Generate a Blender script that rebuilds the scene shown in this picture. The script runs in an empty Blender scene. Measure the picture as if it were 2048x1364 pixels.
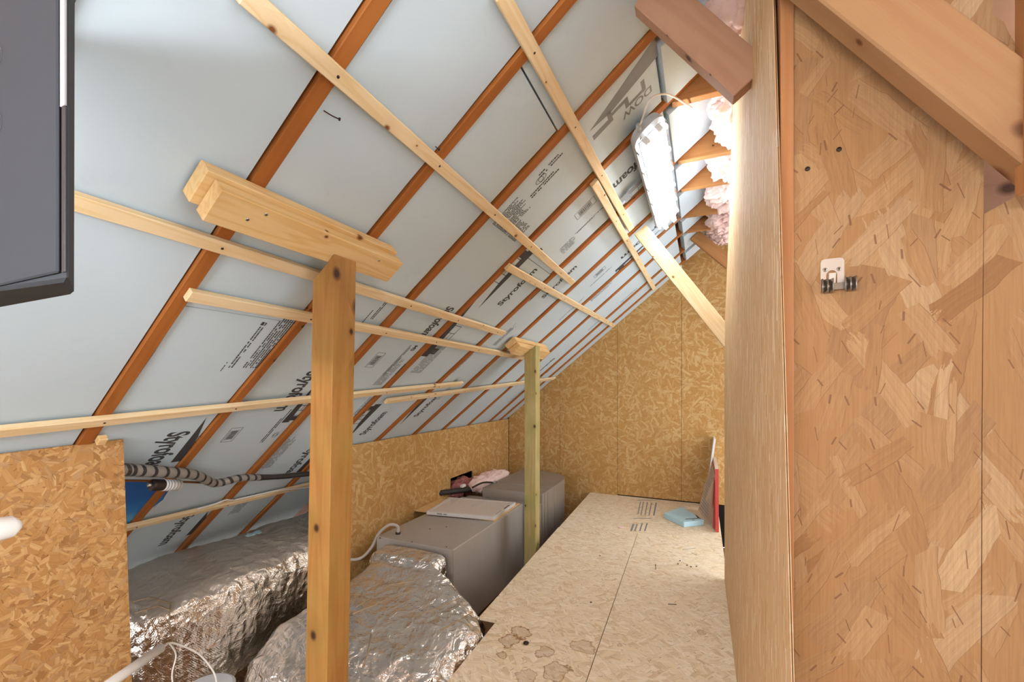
import bpy, bmesh, math, random
from mathutils import Vector, Matrix, noise
random.seed(7)

# ---------------------------------------------------------------- camera, world, light, exposure
F = 855.0                                   # focal length in pixels of the 2048 x 1364 frame
PSI = math.atan(379 / 855)                  # the camera looks this far left of the ridge direction (+Y)
HZ = 772.0                                  # horizon row
EYE = 1.55                                  # eye height above the joist floor
CP, SP = math.cos(PSI), math.sin(PSI)
scn = bpy.context.scene
COL = scn.collection
cam = bpy.data.cameras.new('camera')
cam.sensor_width = 36; cam.lens = 36 * F / 2048
cam.shift_y = (HZ - 682) / 2048; cam.clip_start = 0.02; cam.clip_end = 50
cob = bpy.data.objects.new('camera', cam); COL.objects.link(cob)
cob.location = (0, 0, EYE); cob.rotation_euler = (math.pi / 2, 0, PSI)
scn.camera = cob
w = bpy.data.worlds.new('world'); scn.world = w; w.use_nodes = True
WORLD_STRENGTH = 2.25
w.node_tree.nodes['Background'].inputs[0].default_value = (0.93, 0.97, 1.0, 1)
w.node_tree.nodes['Background'].inputs[1].default_value = WORLD_STRENGTH
scn.view_settings.view_transform = 'Standard'; scn.view_settings.look = 'None'
scn.view_settings.gamma = 1; scn.view_settings.use_curve_mapping = False
scn.view_settings.exposure = 0.36
scn.cycles.max_bounces = 6; scn.cycles.diffuse_bounces = 3; scn.cycles.glossy_bounces = 3; scn.cycles.transparent_max_bounces = 6
scn.cycles.adaptive_threshold = 0.1
TUBE_STRENGTH = 42.0; REAR_FILL_STRENGTH = 135.0                        # the attic lamp in view, and an added fill light behind the camera

# ---------------------------------------------------------------- geometry helpers
TH = math.radians(39.1); TT = math.tan(TH); Z0 = 1.30
U = Vector((math.cos(TH), 0, math.sin(TH)))      # up the roof slope
N = Vector((math.sin(TH), 0, -math.cos(TH)))     # out of the roof into the room
O = Vector((0, 0, Z0 + EYE))
D = 4.57                                    # far wall
KX = -2.066                                 # knee wall
PZ = EYE - 1.15                             # platform top
RX = 0.125                                  # face of the strand board wall on the right
WY = 0.93                                   # face of the OSB wall on the right

def ray(px, py):
    u = (px - 1024) / F
    return Vector((u * CP - SP, u * SP + CP, (HZ - py) / F))
CAM = Vector((0, 0, EYE))
def on_x(px, py, X): d = ray(px, py); return CAM + d * (X / d.x)
def on_y(px, py, Y): d = ray(px, py); return CAM + d * (Y / d.y)
def on_z(px, py, Z): d = ray(px, py); return CAM + d * ((Z - EYE) / d.z)
def on_roof(px, py, n=0.0):
    d = ray(px, py); q = O + N * n
    return CAM + d * ((q - CAM).dot(N) / d.dot(N))
def rc(p): r = p - O; return r.dot(U), r.y          # roof coordinates (a up the slope, y along it)
def rp(a, y, n=0.0): return O + U * a + Vector((0, y, 0)) + N * n

def srgb(h):
    h = h.lstrip('#'); v = [int(h[i:i + 2], 16) / 255 for i in (0, 2, 4)]
    return tuple((c / 12.92 if c <= .04045 else ((c + .055) / 1.055) ** 2.4) for c in v) + (1,)

def link(name, me, parent=None):
    o = bpy.data.objects.new(name, me); COL.objects.link(o)
    if parent is not None: o.parent = parent
    return o
def tag(o, label=None, cat=None, group=None, kind=None):
    if label: o['label'] = label
    if cat: o['category'] = cat
    if group: o['group'] = group
    if kind: o['kind'] = kind
    return o
def empty(name, loc, label, cat, group=None):
    o = bpy.data.objects.new(name, None); COL.objects.link(o); o.location = loc; o.empty_display_size = .05
    return tag(o, label, cat, group)
WM = {}
def mesh_from(name, verts, faces, mat, parent=None, M=None, bevel=0, smooth=False, mats=None, fm=None, seg=1):
    me = bpy.data.meshes.new(name)
    bm = bmesh.new()
    vs = [bm.verts.new(v) for v in verts]
    for i, f in enumerate(faces):
        try:
            ff = bm.faces.new([vs[k] for k in f])
            if fm: ff.material_index = fm[i]
        except ValueError: pass
    bmesh.ops.recalc_face_normals(bm, faces=bm.faces)
    if bevel:
        es = [e for e in bm.edges if len(e.link_faces) == 2 and e.calc_face_angle(0) > .5]
        bmesh.ops.bevel(bm, geom=es, offset=bevel, segments=seg, profile=.5, affect='EDGES')
    if smooth:
        for f in bm.faces: f.smooth = True
    bm.to_mesh(me); bm.free()
    for m in (mats or [mat]): me.materials.append(m)
    o = link(name, me)
    if M is not None: o.matrix_world = M; WM[o.name] = M.copy()
    if parent is not None:
        o.parent = parent
        o.matrix_parent_inverse = (WM[parent.name] if parent.name in WM else Matrix.Translation(parent.location)).inverted()
    return o
BF = [(0, 3, 2, 1), (4, 5, 6, 7), (0, 1, 5, 4), (1, 2, 6, 5), (2, 3, 7, 6), (3, 0, 4, 7)]
def boxv(x0, x1, y0, y1, z0, z1):
    return [(x0, y0, z0), (x1, y0, z0), (x1, y1, z0), (x0, y1, z0), (x0, y0, z1), (x1, y0, z1), (x1, y1, z1), (x0, y1, z1)]
def frame(o, x, y=None, z=None):
    x = x.normalized()
    if z is None: z = x.cross(y)
    z = (z - x * z.dot(x)).normalized(); y = z.cross(x)
    M = Matrix((x, y, z)).transposed().to_4x4(); M.translation = o
    return M
def board(name, A, B, nrm, wd, th, mat, parent=None, bevel=.0015, off=0.0, ends=(0, 0)):
    """a stick of lumber: A-B is the centre line of the face whose outward normal is nrm; the wood lies behind it"""
    L = (B - A).length; M = frame(A, B - A, z=nrm)
    e0, e1 = ends
    v = boxv(0, L, -wd / 2, wd / 2, -th, 0)
    v = [list(p) for p in v]
    for i in (0, 3, 4, 7): v[i][0] += e0 * (v[i][2] + th)
    for i in (1, 2, 5, 6): v[i][0] += e1 * (v[i][2] + th)
    return mesh_from(name, v, BF, mat, parent, M, bevel)
def hexa(name, c8, mat, parent=None, bevel=.0015, xaxis=None, zaxis=None):
    """eight world corners; local x runs along xaxis so the grain follows"""
    M = frame(c8[0].copy(), xaxis, z=zaxis); I = M.inverted()
    return mesh_from(name, [I @ p for p in c8], BF, mat, parent, M, bevel)
def prism(name, pts, nrm, th, mat, xaxis, parent=None, bevel=.0, origin=None, extra=None):
    """a flat sheet: world outline pts on the visible face, thickness th behind it (nrm = outward normal)"""
    o = origin if origin is not None else pts[0]
    M = frame(o, xaxis, z=nrm); I = M.inverted(); n = len(pts)
    a = [I @ p for p in pts]; v = a + [p - Vector((0, 0, th)) for p in a]
    fs = [tuple(range(n)), tuple(range(2 * n - 1, n - 1, -1))] + [(i, (i + 1) % n, n + (i + 1) % n, n + i) for i in range(n)]
    return mesh_from(name, v, fs, mat, parent, M, bevel)
def tube(name, pts, r, mat, parent=None, seg=12, radii=None, close=True, res=6, smooth_path=True):
    P = [Vector(p) for p in pts]
    if smooth_path and len(P) > 2:
        Q = []; R = []
        for i in range(len(P) - 1):
            p0 = P[max(i - 1, 0)]; p1 = P[i]; p2 = P[i + 1]; p3 = P[min(i + 2, len(P) - 1)]
            for k in range(res):
                t = k / res
                Q.append(.5 * ((2 * p1) + (p2 - p0) * t + (2 * p0 - 5 * p1 + 4 * p2 - p3) * t * t + (3 * p1 - p0 - 3 * p2 + p3) * t ** 3))
                if radii: R.append(radii[i] * (1 - t) + radii[i + 1] * t)
        Q.append(P[-1])
        if radii: R.append(radii[-1])
    else: Q = P; R = radii
    if not R: R = [r] * len(Q)
    v = []; f = []; prev = None
    for i, p in enumerate(Q):
        d = (Q[min(i + 1, len(Q) - 1)] - Q[max(i - 1, 0)]).normalized()
        if prev is None: prev = d.orthogonal().normalized()
        a = (prev - d * prev.dot(d)).normalized(); b = d.cross(a); prev = a
        for k in range(seg):
            t = 2 * math.pi * k / seg; v.append(p + (a * math.cos(t) + b * math.sin(t)) * R[i])
    for i in range(len(Q) - 1):
        for k in range(seg):
            f.append((i * seg + k, i * seg + (k + 1) % seg, (i + 1) * seg + (k + 1) % seg, (i + 1) * seg + k))
    f.append(tuple(range(seg - 1, -1, -1))); f.append(tuple(range((len(Q) - 1) * seg, len(Q) * seg)))
    o0 = Q[0].copy()
    o = mesh_from(name, [p - o0 for p in v], f, mat, parent, Matrix.Translation(o0), smooth=True)
    return o
def wbox(name, x0, x1, y0, y1, z0, z1, mat, parent=None, bevel=.002, seg=1):
    o = Vector((x0, y0, z0))
    return mesh_from(name, boxv(0, x1 - x0, 0, y1 - y0, 0, z1 - z0), BF, mat, parent, Matrix.Translation(o), bevel, seg=seg)

# ---------------------------------------------------------------- materials
class NT:
    def __init__(s, name):
        s.m = bpy.data.materials.new(name); s.m.use_nodes = True; s.t = s.m.node_tree
        s.b = s.t.nodes['Principled BSDF']
    def n(s, typ, ins=None, **kw):
        x = s.t.nodes.new(typ)
        for k, v in kw.items(): setattr(x, k, v)
        for k, v in (ins or {}).items(): s.set(x.inputs[k], v)
        return x
    def set(s, i, v):
        if isinstance(v, bpy.types.NodeSocket): s.t.links.new(v, i)
        else: i.default_value = v
    def m_(s, op, a, b=None, c=None, clamp=False):
        x = s.t.nodes.new('ShaderNodeMath'); x.operation = op; x.use_clamp = clamp
        for i, v in enumerate((a, b, c)):
            if v is not None: s.set(x.inputs[i], v)
        return x.outputs[0]
    def v_(s, op, a, b=None, scale=None):
        x = s.t.nodes.new('ShaderNodeVectorMath'); x.operation = op; s.set(x.inputs[0], a)
        if b is not None: s.set(x.inputs[1], b)
        if scale is not None: s.set(x.inputs['Scale'], scale)
        return x.outputs[0]
    def mix(s, fac, a, b, typ='RGBA', blend='MIX'):
        x = s.t.nodes.new('ShaderNodeMix'); x.data_type = typ
        if typ == 'RGBA':
            x.blend_type = blend; s.set(x.inputs[0], fac); s.set(x.inputs[6], a); s.set(x.inputs[7], b); return x.outputs[2]
        s.set(x.inputs[0], fac); s.set(x.inputs[2], a); s.set(x.inputs[3], b); return x.outputs[0]
    def ramp(s, fac, stops, interp='LINEAR'):
        x = s.t.nodes.new('ShaderNodeValToRGB'); s.set(x.inputs[0], fac); r = x.color_ramp; r.interpolation = interp
        while len(r.elements) < len(stops): r.elements.new(.5)
        for e, (p, c) in zip(r.elements, stops):
            e.position = p; e.color = c if isinstance(c, tuple) else (c, c, c, 1)
        return x.outputs[0]
    def sep(s, v): x = s.n('ShaderNodeSeparateXYZ', {0: v}); return x.outputs[0], x.outputs[1], x.outputs[2]
    def sepc(s, v): x = s.n('ShaderNodeSeparateColor', {0: v}); return x.outputs[0], x.outputs[1], x.outputs[2]
    def comb(s, x, y, z=0.0): return s.n('ShaderNodeCombineXYZ', {0: x, 1: y, 2: z}).outputs[0]
    def noise(s, vec, scale, detail=4, rough=.5, dist=0.0, dim='3D'):
        x = s.n('ShaderNodeTexNoise', {'Vector': vec, 'Scale': scale, 'Detail': detail, 'Roughness': rough, 'Distortion': dist}, noise_dimensions=dim)
        return x.outputs[0]
    def coords(s, rnd=True):
        v = s.n('ShaderNodeTexCoord').outputs['Object']
        if rnd:
            r = s.n('ShaderNodeObjectInfo').outputs['Random']
            v = s.v_('ADD', v, s.comb(s.m_('MULTIPLY', r, 31.7), s.m_('MULTIPLY', r, 17.3), s.m_('MULTIPLY', r, 7.1)))
        return v
    def bump(s, h, strength=.3, dist=.002):
        x = s.n('ShaderNodeBump', {'Height': h, 'Strength': strength, 'Distance': dist}); s.set(s.b.inputs['Normal'], x.outputs[0])
    def out(s, col, rough=.6, metal=0.0, spec=.5):
        s.set(s.b.inputs['Base Color'], col); s.set(s.b.inputs['Roughness'], rough); s.set(s.b.inputs['Metallic'], metal)
        s.set(s.b.inputs['Specular IOR Level'], spec); return s.m

def osb(name, palette, cell=.10, aligned=None, dark='#6b4420', contrast=1.0, layers=6, splint=.6, base_rough=.72, grain=0.0, stains=None, aspect=3.2, rot0=0.0, bumpd=.0012, mott=.25):
    t = NT(name); c = t.coords(); x, y, z = t.sep(c); P = t.comb(x, y, 0.0)
    cols = [srgb(h) for h in palette]
    n0 = t.noise(P, 9, 3)
    col = t.mix(n0, cols[0], cols[1]); h = 0.0
    n = len(cols)
    cs = [cell * f for f in (1.35, 1.0, 1.15, .8, .9, .62, .7, .5, .42)][:layers]
    for i, cc in enumerate(cs):
        off = t.v_('ADD', P, (3.1 * i + 1, 5.7 * i, 0))
        w1, w2, _ = t.sepc(t.n('ShaderNodeTexNoise', {'Vector': P, 'Scale': 1.2 / cc, 'Detail': 1.0}, noise_dimensions='2D').outputs[1])
        off = t.v_('ADD', off, t.comb(t.m_('MULTIPLY', w1, .12 * cc), t.m_('MULTIPLY', w2, .12 * cc)))
        v = t.n('ShaderNodeTexVoronoi', {'Vector': off, 'Scale': 1 / cc, 'Randomness': 1.0}, voronoi_dimensions='2D')
        r, g, b = t.sepc(v.outputs['Color'])
        d = t.v_('SUBTRACT', off, v.outputs['Position'])
        if aligned is None: ang = t.m_('MULTIPLY', r, 6.283)
        else: ang = t.m_('ADD', t.m_('MULTIPLY', t.m_('SUBTRACT', r, .5), aligned), rot0)
        q = t.n('ShaderNodeVectorRotate', {'Vector': d, 'Angle': ang}, rotation_type='Z_AXIS').outputs[0]
        rg = t.noise(t.v_('MULTIPLY', q, (22, 150, 1)), 1, 3, .7)
        rg2 = t.noise(t.v_('MULTIPLY', q, (20, 20, 1)), 1, 2, .5)
        qx, qy, _ = t.sep(q)
        qy = t.m_('ADD', qy, t.m_('MULTIPLY', t.m_('SUBTRACT', rg2, .5), cc * .08))
        qx = t.m_('ADD', qx, t.m_('MULTIPLY', t.m_('SUBTRACT', rg, .5), cc * .75))
        hl = cc * .62; hw = cc * .62 / aspect
        wv = t.m_('MULTIPLY', hw, t.m_('ADD', .5, g))
        mx = t.m_('LESS_THAN', t.m_('ABSOLUTE', qx), hl)
        my = t.m_('LESS_THAN', t.m_('ABSOLUTE', qy), wv)
        mk = t.m_('MULTIPLY', t.m_('MULTIPLY', mx, my), t.m_('GREATER_THAN', b, .22))
        gr = t.noise(t.v_('MULTIPLY', q, (9, 170, 1)), 1, 3, .8)
        k = t.m_('FRACT', t.m_('MULTIPLY', g, 7.13))
        stops = [(j / (n - 1), cols[j]) for j in range(n)]
        fc = t.ramp(t.m_('ADD', t.m_('MULTIPLY', t.m_('SUBTRACT', k, .5), contrast), .5), stops)
        fc = t.mix(t.m_('MULTIPLY', t.m_('SUBTRACT', .58, gr, clamp=True), 2.4 * contrast, clamp=True), fc, t.mix(.5, fc, srgb(dark)))
        # thin shadow line painted along one side of each flake
        e1 = t.m_('SUBTRACT', wv, t.m_('ABSOLUTE', qy)); rim = t.m_('MULTIPLY', t.m_('LESS_THAN', e1, .0009), t.m_('GREATER_THAN', qy, 0.0))
        fc = t.mix(t.m_('MULTIPLY', rim, .5 * contrast), fc, srgb(dark))
        col = t.mix(mk, col, fc)
        if i >= len(cs) - 2: h = t.m_('ADD', h, t.m_('MULTIPLY', mk, t.m_('ADD', .4, t.m_('MULTIPLY', gr, .5))))
    # dark splinters
    for i, (cc, ln, wd_) in enumerate(((.05, .011, .0011), (.035, .007, .0016))):
        off = t.v_('ADD', P, (9.1 * i + 2, 4.7, 0))
        v = t.n('ShaderNodeTexVoronoi', {'Vector': off, 'Scale': 1 / cc, 'Randomness': 1.0}, voronoi_dimensions='2D')
        r, g, b = t.sepc(v.outputs['Color']); d = t.v_('SUBTRACT', off, v.outputs['Position'])
        ang = t.m_('MULTIPLY', r, 6.283) if aligned is None else t.m_('ADD', t.m_('MULTIPLY', t.m_('SUBTRACT', r, .5), aligned), rot0)
        q = t.n('ShaderNodeVectorRotate', {'Vector': d, 'Angle': ang}, rotation_type='Z_AXIS').outputs[0]
        qx, qy, _ = t.sep(q)
        mk = t.m_('MULTIPLY', t.m_('LESS_THAN', t.m_('ABSOLUTE', qx), t.m_('MULTIPLY', ln * 1.5, b)), t.m_('LESS_THAN', t.m_('ABSOLUTE', qy), t.m_('MULTIPLY', wd_, g)))
        mk = t.m_('MULTIPLY', mk, t.m_('GREATER_THAN', b, 1 - splint))
        col = t.mix(t.m_('MULTIPLY', mk, .75), col, srgb(dark))
    if grain:
        gx = t.noise(t.comb(t.m_('MULTIPLY', x, 260), t.m_('MULTIPLY', y, 9)), 1, 4, .7)
        col = t.mix(t.m_('MULTIPLY', t.m_('SUBTRACT', gx, .42, clamp=True), grain * 3, clamp=True), col, srgb(dark))
    # slow tonal mottling of the sheet
    col = t.mix(t.m_('MULTIPLY', t.noise(P, 2.2, 4, .6), mott), col, t.mix(.5, col, cols[-1]))
    if stains:
        P0 = t.n('ShaderNodeTexCoord').outputs['Object']; nn = t.noise(P0, 26, 4, .6); nn2 = t.noise(P0, 9, 2, .5)
        for (sx, sy, rad, st) in stains:
            dd = t.n('ShaderNodeVectorMath', {0: P0, 1: (sx, sy, 0)}, operation='DISTANCE').outputs['Value']
            dd = t.m_('ADD', t.m_('DIVIDE', dd, rad), t.m_('MULTIPLY', t.m_('SUBTRACT', t.m_('ADD', nn, nn2), 1.0), 1.5))
            f = t.ramp(dd, [(0, .30), (.72, .32), (.86, 1.0), (.90, .9), (.93, 0.0)])
            col = t.mix(t.m_('MULTIPLY', f, st), col, srgb('#8a5a26'))
    t.bump(h, .75, bumpd)
    return t.out(col, base_rough, spec=.3)

def lumber(name, light, mid, dark, knot='#4a2812', knots=.5, ring=1.0, rough=.6, grime=0.0, fine=1.0, green=None, ks=1.0, kr=1.0):
    t = NT(name); c = t.coords(); x, y, z = t.sep(c)
    # knots in the length / girth plane
    girth = t.m_('ADD', y, z)
    kc = t.comb(t.m_('MULTIPLY', x, 1.0), t.m_('MULTIPLY', girth, 2.6), 0.0)
    v = t.n('ShaderNodeTexVoronoi', {'Vector': kc, 'Scale': 5.5 / ks, 'Randomness': 1.0}, voronoi_dimensions='2D')
    r, g, b = t.sepc(v.outputs['Color']); d = t.v_('SUBTRACT', kc, v.outputs['Position'])
    dx, dy, _ = t.sep(d); dy = t.m_('DIVIDE', dy, 2.6)
    kd = t.m_('SQRT', t.m_('ADD', t.m_('MULTIPLY', dx, t.m_('MULTIPLY', dx, .6)), t.m_('MULTIPLY', dy, dy)))
    on = t.m_('LESS_THAN', b, knots); rad = t.m_('ADD', .0025 * ks * kr, t.m_('MULTIPLY', g, .0065 * ks * kr))
    kn = t.m_('MULTIPLY', on, t.m_('SUBTRACT', 1.0, t.m_('SMOOTHSTEP' if False else 'DIVIDE', kd, t.m_('MULTIPLY', rad, 1.15)), clamp=True))
    halo = t.m_('MULTIPLY', on, t.m_('EXPONENT', t.m_('MULTIPLY', t.m_('DIVIDE', kd, rad), -.55)))
    warp = t.m_('MULTIPLY', halo, .010)
    yy = t.m_('ADD', y, warp); zz = t.m_('ADD', z, warp)
    g1 = t.noise(t.comb(t.m_('MULTIPLY', x, 1.3), t.m_('MULTIPLY', yy, 16), t.m_('MULTIPLY', zz, 16)), 1, 2, .5)
    rings = t.m_('SINE', t.m_('MULTIPLY', g1, 46 * ring))
    rings = t.m_('MULTIPLY', t.m_('ADD', rings, 1.0), .5)
    fg = t.noise(t.comb(t.m_('MULTIPLY', x, 9 * fine), t.m_('MULTIPLY', yy, 420 * fine), t.m_('MULTIPLY', zz, 420 * fine)), 1, 3, .6)
    col = t.mix(t.m_('MULTIPLY', t.m_('POWER', rings, 2.0), .55), srgb(light), srgb(mid))
    col = t.mix(t.m_('MULTIPLY', fg, .35), col, srgb(dark))
    big = t.noise(c, 3.0, 3, .6)
    col = t.mix(t.m_('MULTIPLY', t.m_('SUBTRACT', big, .4, clamp=True), 1.2), col, srgb(mid))
    if green: col = t.mix(t.m_('MULTIPLY', t.m_('SUBTRACT', t.noise(c, 7, 4, .6), .42, clamp=True), 2.6, clamp=True), col, srgb(green))
    if grime: col = t.mix(t.m_('MULTIPLY', t.m_('SUBTRACT', t.noise(c, 14, 6, .7), .52, clamp=True), grime * 5, clamp=True), col, srgb('#2a1a10'))
    col = t.mix(t.m_('MULTIPLY', halo, .55), col, srgb(dark))
    col = t.mix(t.m_('MULTIPLY', kn, 1.6, clamp=True), col, srgb(knot))
    t.bump(t.m_('ADD', fg, t.m_('MULTIPLY', kn, 1.5)), .25, .0008)
    return t.out(col, rough, spec=.35)

def plain(name, col, rough=.5, metal=0.0, bump=None, var=.0, spec=.5, trans=0.0, emit=None):
    t = NT(name); c = t.coords(); cc = srgb(col) if isinstance(col, str) else col
    o = cc
    if var: o = t.mix(t.m_('MULTIPLY', t.noise(c, 12, 5, .65), var), cc, tuple(k * .55 for k in cc[:3]) + (1,))
    if bump: t.bump(t.noise(c, bump[0], 4, .6), bump[1], bump[2] if len(bump) > 2 else .002)
    if trans: t.b.inputs['Transmission Weight'].default_value = trans
    if emit:
        t.b.inputs['Emission Color'].default_value = emit[0]; t.b.inputs['Emission Strength'].default_value = emit[1]
    return t.out(o, rough, metal, spec)

M = {}
M['osb_back'] = osb('osb_golden', ['#ae8148', '#b88c50', '#c0965b', '#c7a169', '#cdab76', '#b07f45'], cell=.09, dark='#7c4d1e', contrast=.75, aspect=6, splint=.8)
M['osb_near'] = osb('osb_large_flakes', ['#946b42', '#9b7349', '#a17a51', '#a9845b', '#885e36', '#b5956f'], cell=.17, aligned=1.7, rot0=math.pi / 2, dark='#5f3a20', contrast=1.0, layers=7, aspect=5.6, bumpd=.0018, splint=.3, grain=.35)
M['osb_left'] = osb('osb_orange_fine', ['#a8763f', '#b7854c', '#c4955b', '#d0a670', '#9c6a36', '#d6b183'], cell=.042, dark='#70431a', contrast=.8, layers=6, aspect=3.6, splint=.8)
M['lsl'] = osb('strand_lumber', ['#d2a878', '#dab384', '#e2c092', '#f4e2c4', '#c79a66', '#e6c69a'], cell=.075, aligned=.22, rot0=math.pi / 2, dark='#8f6839', contrast=.9, layers=6, aspect=11, splint=.35, bumpd=.0014)
M['dark'] = plain('void_shade_black', '#120d09', .9)  # near-black colour standing in for shade in gaps and cavities
M['pine'] = lumber('pine_lath', '#efd9b2', '#dcbb85', '#c79c62', knot='#7a4a22', knots=.35)
M['pine_beam'] = lumber('pine_beam', '#ebcb95', '#d9aa66', '#bd8443', knot='#6f3c18', knots=.5, ks=1.5)
M['rafter'] = lumber('aged_rafter', '#ad682b', '#98571f', '#744014', knot='#3b1b09', knots=.2, ring=.6, rough=.7)
M['tie'] = lumber('aged_tie', '#b88350', '#a36f3d', '#7d4f28', knot='#3b1b09', knots=.3, ring=.6, rough=.7)
M['post'] = lumber('treated_post', '#b58243', '#96632c', '#734719', knot='#3a1d0b', knots=.5, ring=.8, green='#a1803f', ks=1.7, kr=1.5)
M['post_green'] = lumber('green_treated_post', '#c2b07a', '#a99358', '#87713c', knot='#4d3a1c', knots=.8, ring=.8, green='#9a9a5a', ks=1.5)
M['brace_dark'] = lumber('brace_pinkish', '#b88e72', '#a87c60', '#8f644a', knot='#4e2c18', knots=.7, ring=.5, ks=1.5)
M['brace_pale'] = lumber('brace_tan', '#a58059', '#996f49', '#81593a', knot='#5f3a20', knots=.9, ring=.5, ks=1.45, kr=1.4)
M['stud'] = lumber('stud_wood', '#b07c50', '#a26c40', '#84522d', knot='#4c2a17', knots=.5, ring=.8, ks=1.4)

def mat_foam():
    t = NT('foam_board_blue_grey'); c = t.coords()
    a = t.noise(c, 1.3, 3, .5); b = t.noise(c, 35, 4, .6)
    col = t.mix(a, srgb('#c8d7de'), srgb('#bbc9d2'))
    col = t.mix(t.m_('MULTIPLY', t.m_('SUBTRACT', t.noise(c, 6, 5, .7), .58, clamp=True), 1.6, clamp=True), col, srgb('#a6bbc7'))
    # dents and scratches
    v = t.n('ShaderNodeTexVoronoi', {'Vector': t.v_('MULTIPLY', c, (6, 13, 1)), 'Scale': 1.0}, voronoi_dimensions='2D')
    d = t.m_('MULTIPLY', t.m_('SUBTRACT', 1.0, t.m_('MULTIPLY', v.outputs['Distance'], 8), clamp=True), t.m_('GREATER_THAN', t.sepc(v.outputs['Color'])[0], .6))
    h = t.m_('SUBTRACT', t.m_('MULTIPLY', b, .12), t.m_('MULTIPLY', d, .22))
    t.bump(h, .5, .002)
    return t.out(col, .5, spec=.35)
M['foam'] = mat_foam()
M['foam_edge'] = plain('foam_cut_blue', '#9fc3cc', .8)
M['foam_blue'] = plain('foam_sky_blue', '#b4d6e2', .75, bump=(60, .3))
def mat_film():
    t = NT('blue_printed_film'); c = t.coords(False); x, y, z = t.sep(c)
    f = t.ramp(t.m_('ADD', x, t.m_('MULTIPLY', t.noise(c, 8, 2), .05)), [(0.0, srgb('#a9c9d6')), (.10, srgb('#5fb0d8')), (.2, srgb('#1d7cc4')), (.32, srgb('#0a5aa8'))])
    return t.out(f, .4)
M['film'] = mat_film()
M['ink'] = plain('print_ink_black', '#3c3c3e', .6)
M['ink_grey'] = plain('print_ink_grey', '#7f8284', .6)
M['ink_faint'] = plain('print_ink_faint', '#93a0a6', .6)
M['bark'] = plain('dark_gap', '#1a120c', .9)
M['screw'] = plain('screw_zinc', '#b9b4a8', .35, .9)
M['nail'] = plain('nail_dark', '#3d302a', .5, .6)

def mat_foil(name, base='#cfcac4', rough=.22, scrim=.5, dust=.0, crink=1.0):
    t = NT(name); c = t.coords(False); x, y, z = t.sep(c)
    n1 = t.noise(c, 11, 4, .55, 1.2); rid = t.m_('ABSOLUTE', t.m_('SUBTRACT', n1, .5))
    n2 = t.noise(c, 38, 3, .55, .8); rid2 = t.m_('ABSOLUTE', t.m_('SUBTRACT', n2, .5))
    w1, w2, w3 = t.sepc(t.n('ShaderNodeTexNoise', {'Vector': c, 'Scale': 7.0, 'Detail': 2.0}).outputs[1])
    cw = t.v_('ADD', c, t.v_('SCALE', t.comb(w1, w2, w3), scale=.16))
    vv = t.n('ShaderNodeTexVoronoi', {'Vector': cw, 'Scale': 17.0}, feature='F1')
    h = t.m_('ADD', t.m_('MULTIPLY', rid, 1.6 * crink), t.m_('ADD', t.m_('MULTIPLY', rid2, .35 * crink), t.m_('MULTIPLY', vv.outputs['Distance'], .8 * crink)))
    if scrim:
        a = t.m_('SINE', t.m_('MULTIPLY', t.m_('ADD', y, t.m_('MULTIPLY', x, .8)), 6.283 / .011)); b = t.m_('SINE', t.m_('MULTIPLY', t.m_('ADD', z, t.m_('MULTIPLY', x, .3)), 6.283 / .011))
        h = t.m_('ADD', h, t.m_('MULTIPLY', t.m_('MULTIPLY', a, b), .035 * scrim))
    col = srgb(base); ro = t.m_('ADD', rough, t.m_('MULTIPLY', t.noise(c, 5, 3), .12)); me = 1.0
    if dust:
        nz = t.sep(t.n('ShaderNodeNewGeometry').outputs['Normal'])[2]
        f = t.m_('MULTIPLY', t.m_('MULTIPLY', t.m_('SUBTRACT', nz, .45, clamp=True), 2.6, clamp=True), t.m_('ADD', .35, t.m_('MULTIPLY', t.noise(c, 5, 4, .6), .9)), clamp=True)
        f = t.m_('MULTIPLY', f, dust)
        col = t.mix(f, srgb(base), srgb('#b8aa9b')); me = t.m_('SUBTRACT', 1.0, t.m_('MULTIPLY', f, .75)); ro = t.m_('ADD', ro, t.m_('MULTIPLY', f, .3))
    t.bump(h, .8, .011)
    return t.out(col, ro, me)
M['foil_trunk'] = mat_foil('foil_quilted_dusty', '#e6dfd5', .15, .7, dust=.8)
M['foil_plenum'] = mat_foil('foil_shiny', '#eeebe6', .13, .1, dust=.2, crink=1.3)
M['tape'] = plain('foil_tape_tan', '#b29c7e', .4, .6, bump=(40, .6))
def mat_sheet(name, base, rough=.42, metal=.55):
    t = NT(name); c = t.coords(False)
    n1 = t.noise(c, 5, 5, .65)
    col = t.mix(t.m_('MULTIPLY', n1, .5), srgb(base), tuple(k * .62 for k in srgb(base)[:3]) + (1,))
    return t.out(col, t.m_('ADD', rough, t.m_('MULTIPLY', n1, .15)), metal)
M['furnace'] = mat_sheet('furnace_grey_brown_steel', '#bab2a9', .42, .3)
M['galv'] = mat_sheet('galvanised_dusty', '#b3ada5', .38, .7)
M['galv_side'] = mat_sheet('galvanised_side', '#b8b0a5', .28, .85)
M['stainless'] = plain('stainless', '#dad6cf', .3, .7)
M['spring'] = plain('spring_steel', '#a09a92', .3, .9)
M['reflector'] = plain('lamp_reflector_darkened', '#55585b', .5, .0)  # coloured dark to hold down the tube glare on it
M['white'] = plain('white_plastic', '#e4e2de', .35)
M['cream_pipe'] = plain('cream_pvc', '#e5dcc4', .3)
M['cable'] = plain('white_cable_sheath', '#d9d4cb', .45)
M['cable_grey'] = plain('grey_cable', '#b3a89d', .4)
M['black_rubber'] = plain('black_rubber', '#27221f', .6)
M['blackfoam'] = plain('pipe_wrap_black', '#2b2625', .35, bump=(120, .6))
M['grey_wrap'] = plain('pipe_wrap_grey', '#8f8880', .45, bump=(60, .4), var=.3)
M['copper'] = plain('copper_pipe', '#8f5a35', .35, .9, var=.4)
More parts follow.
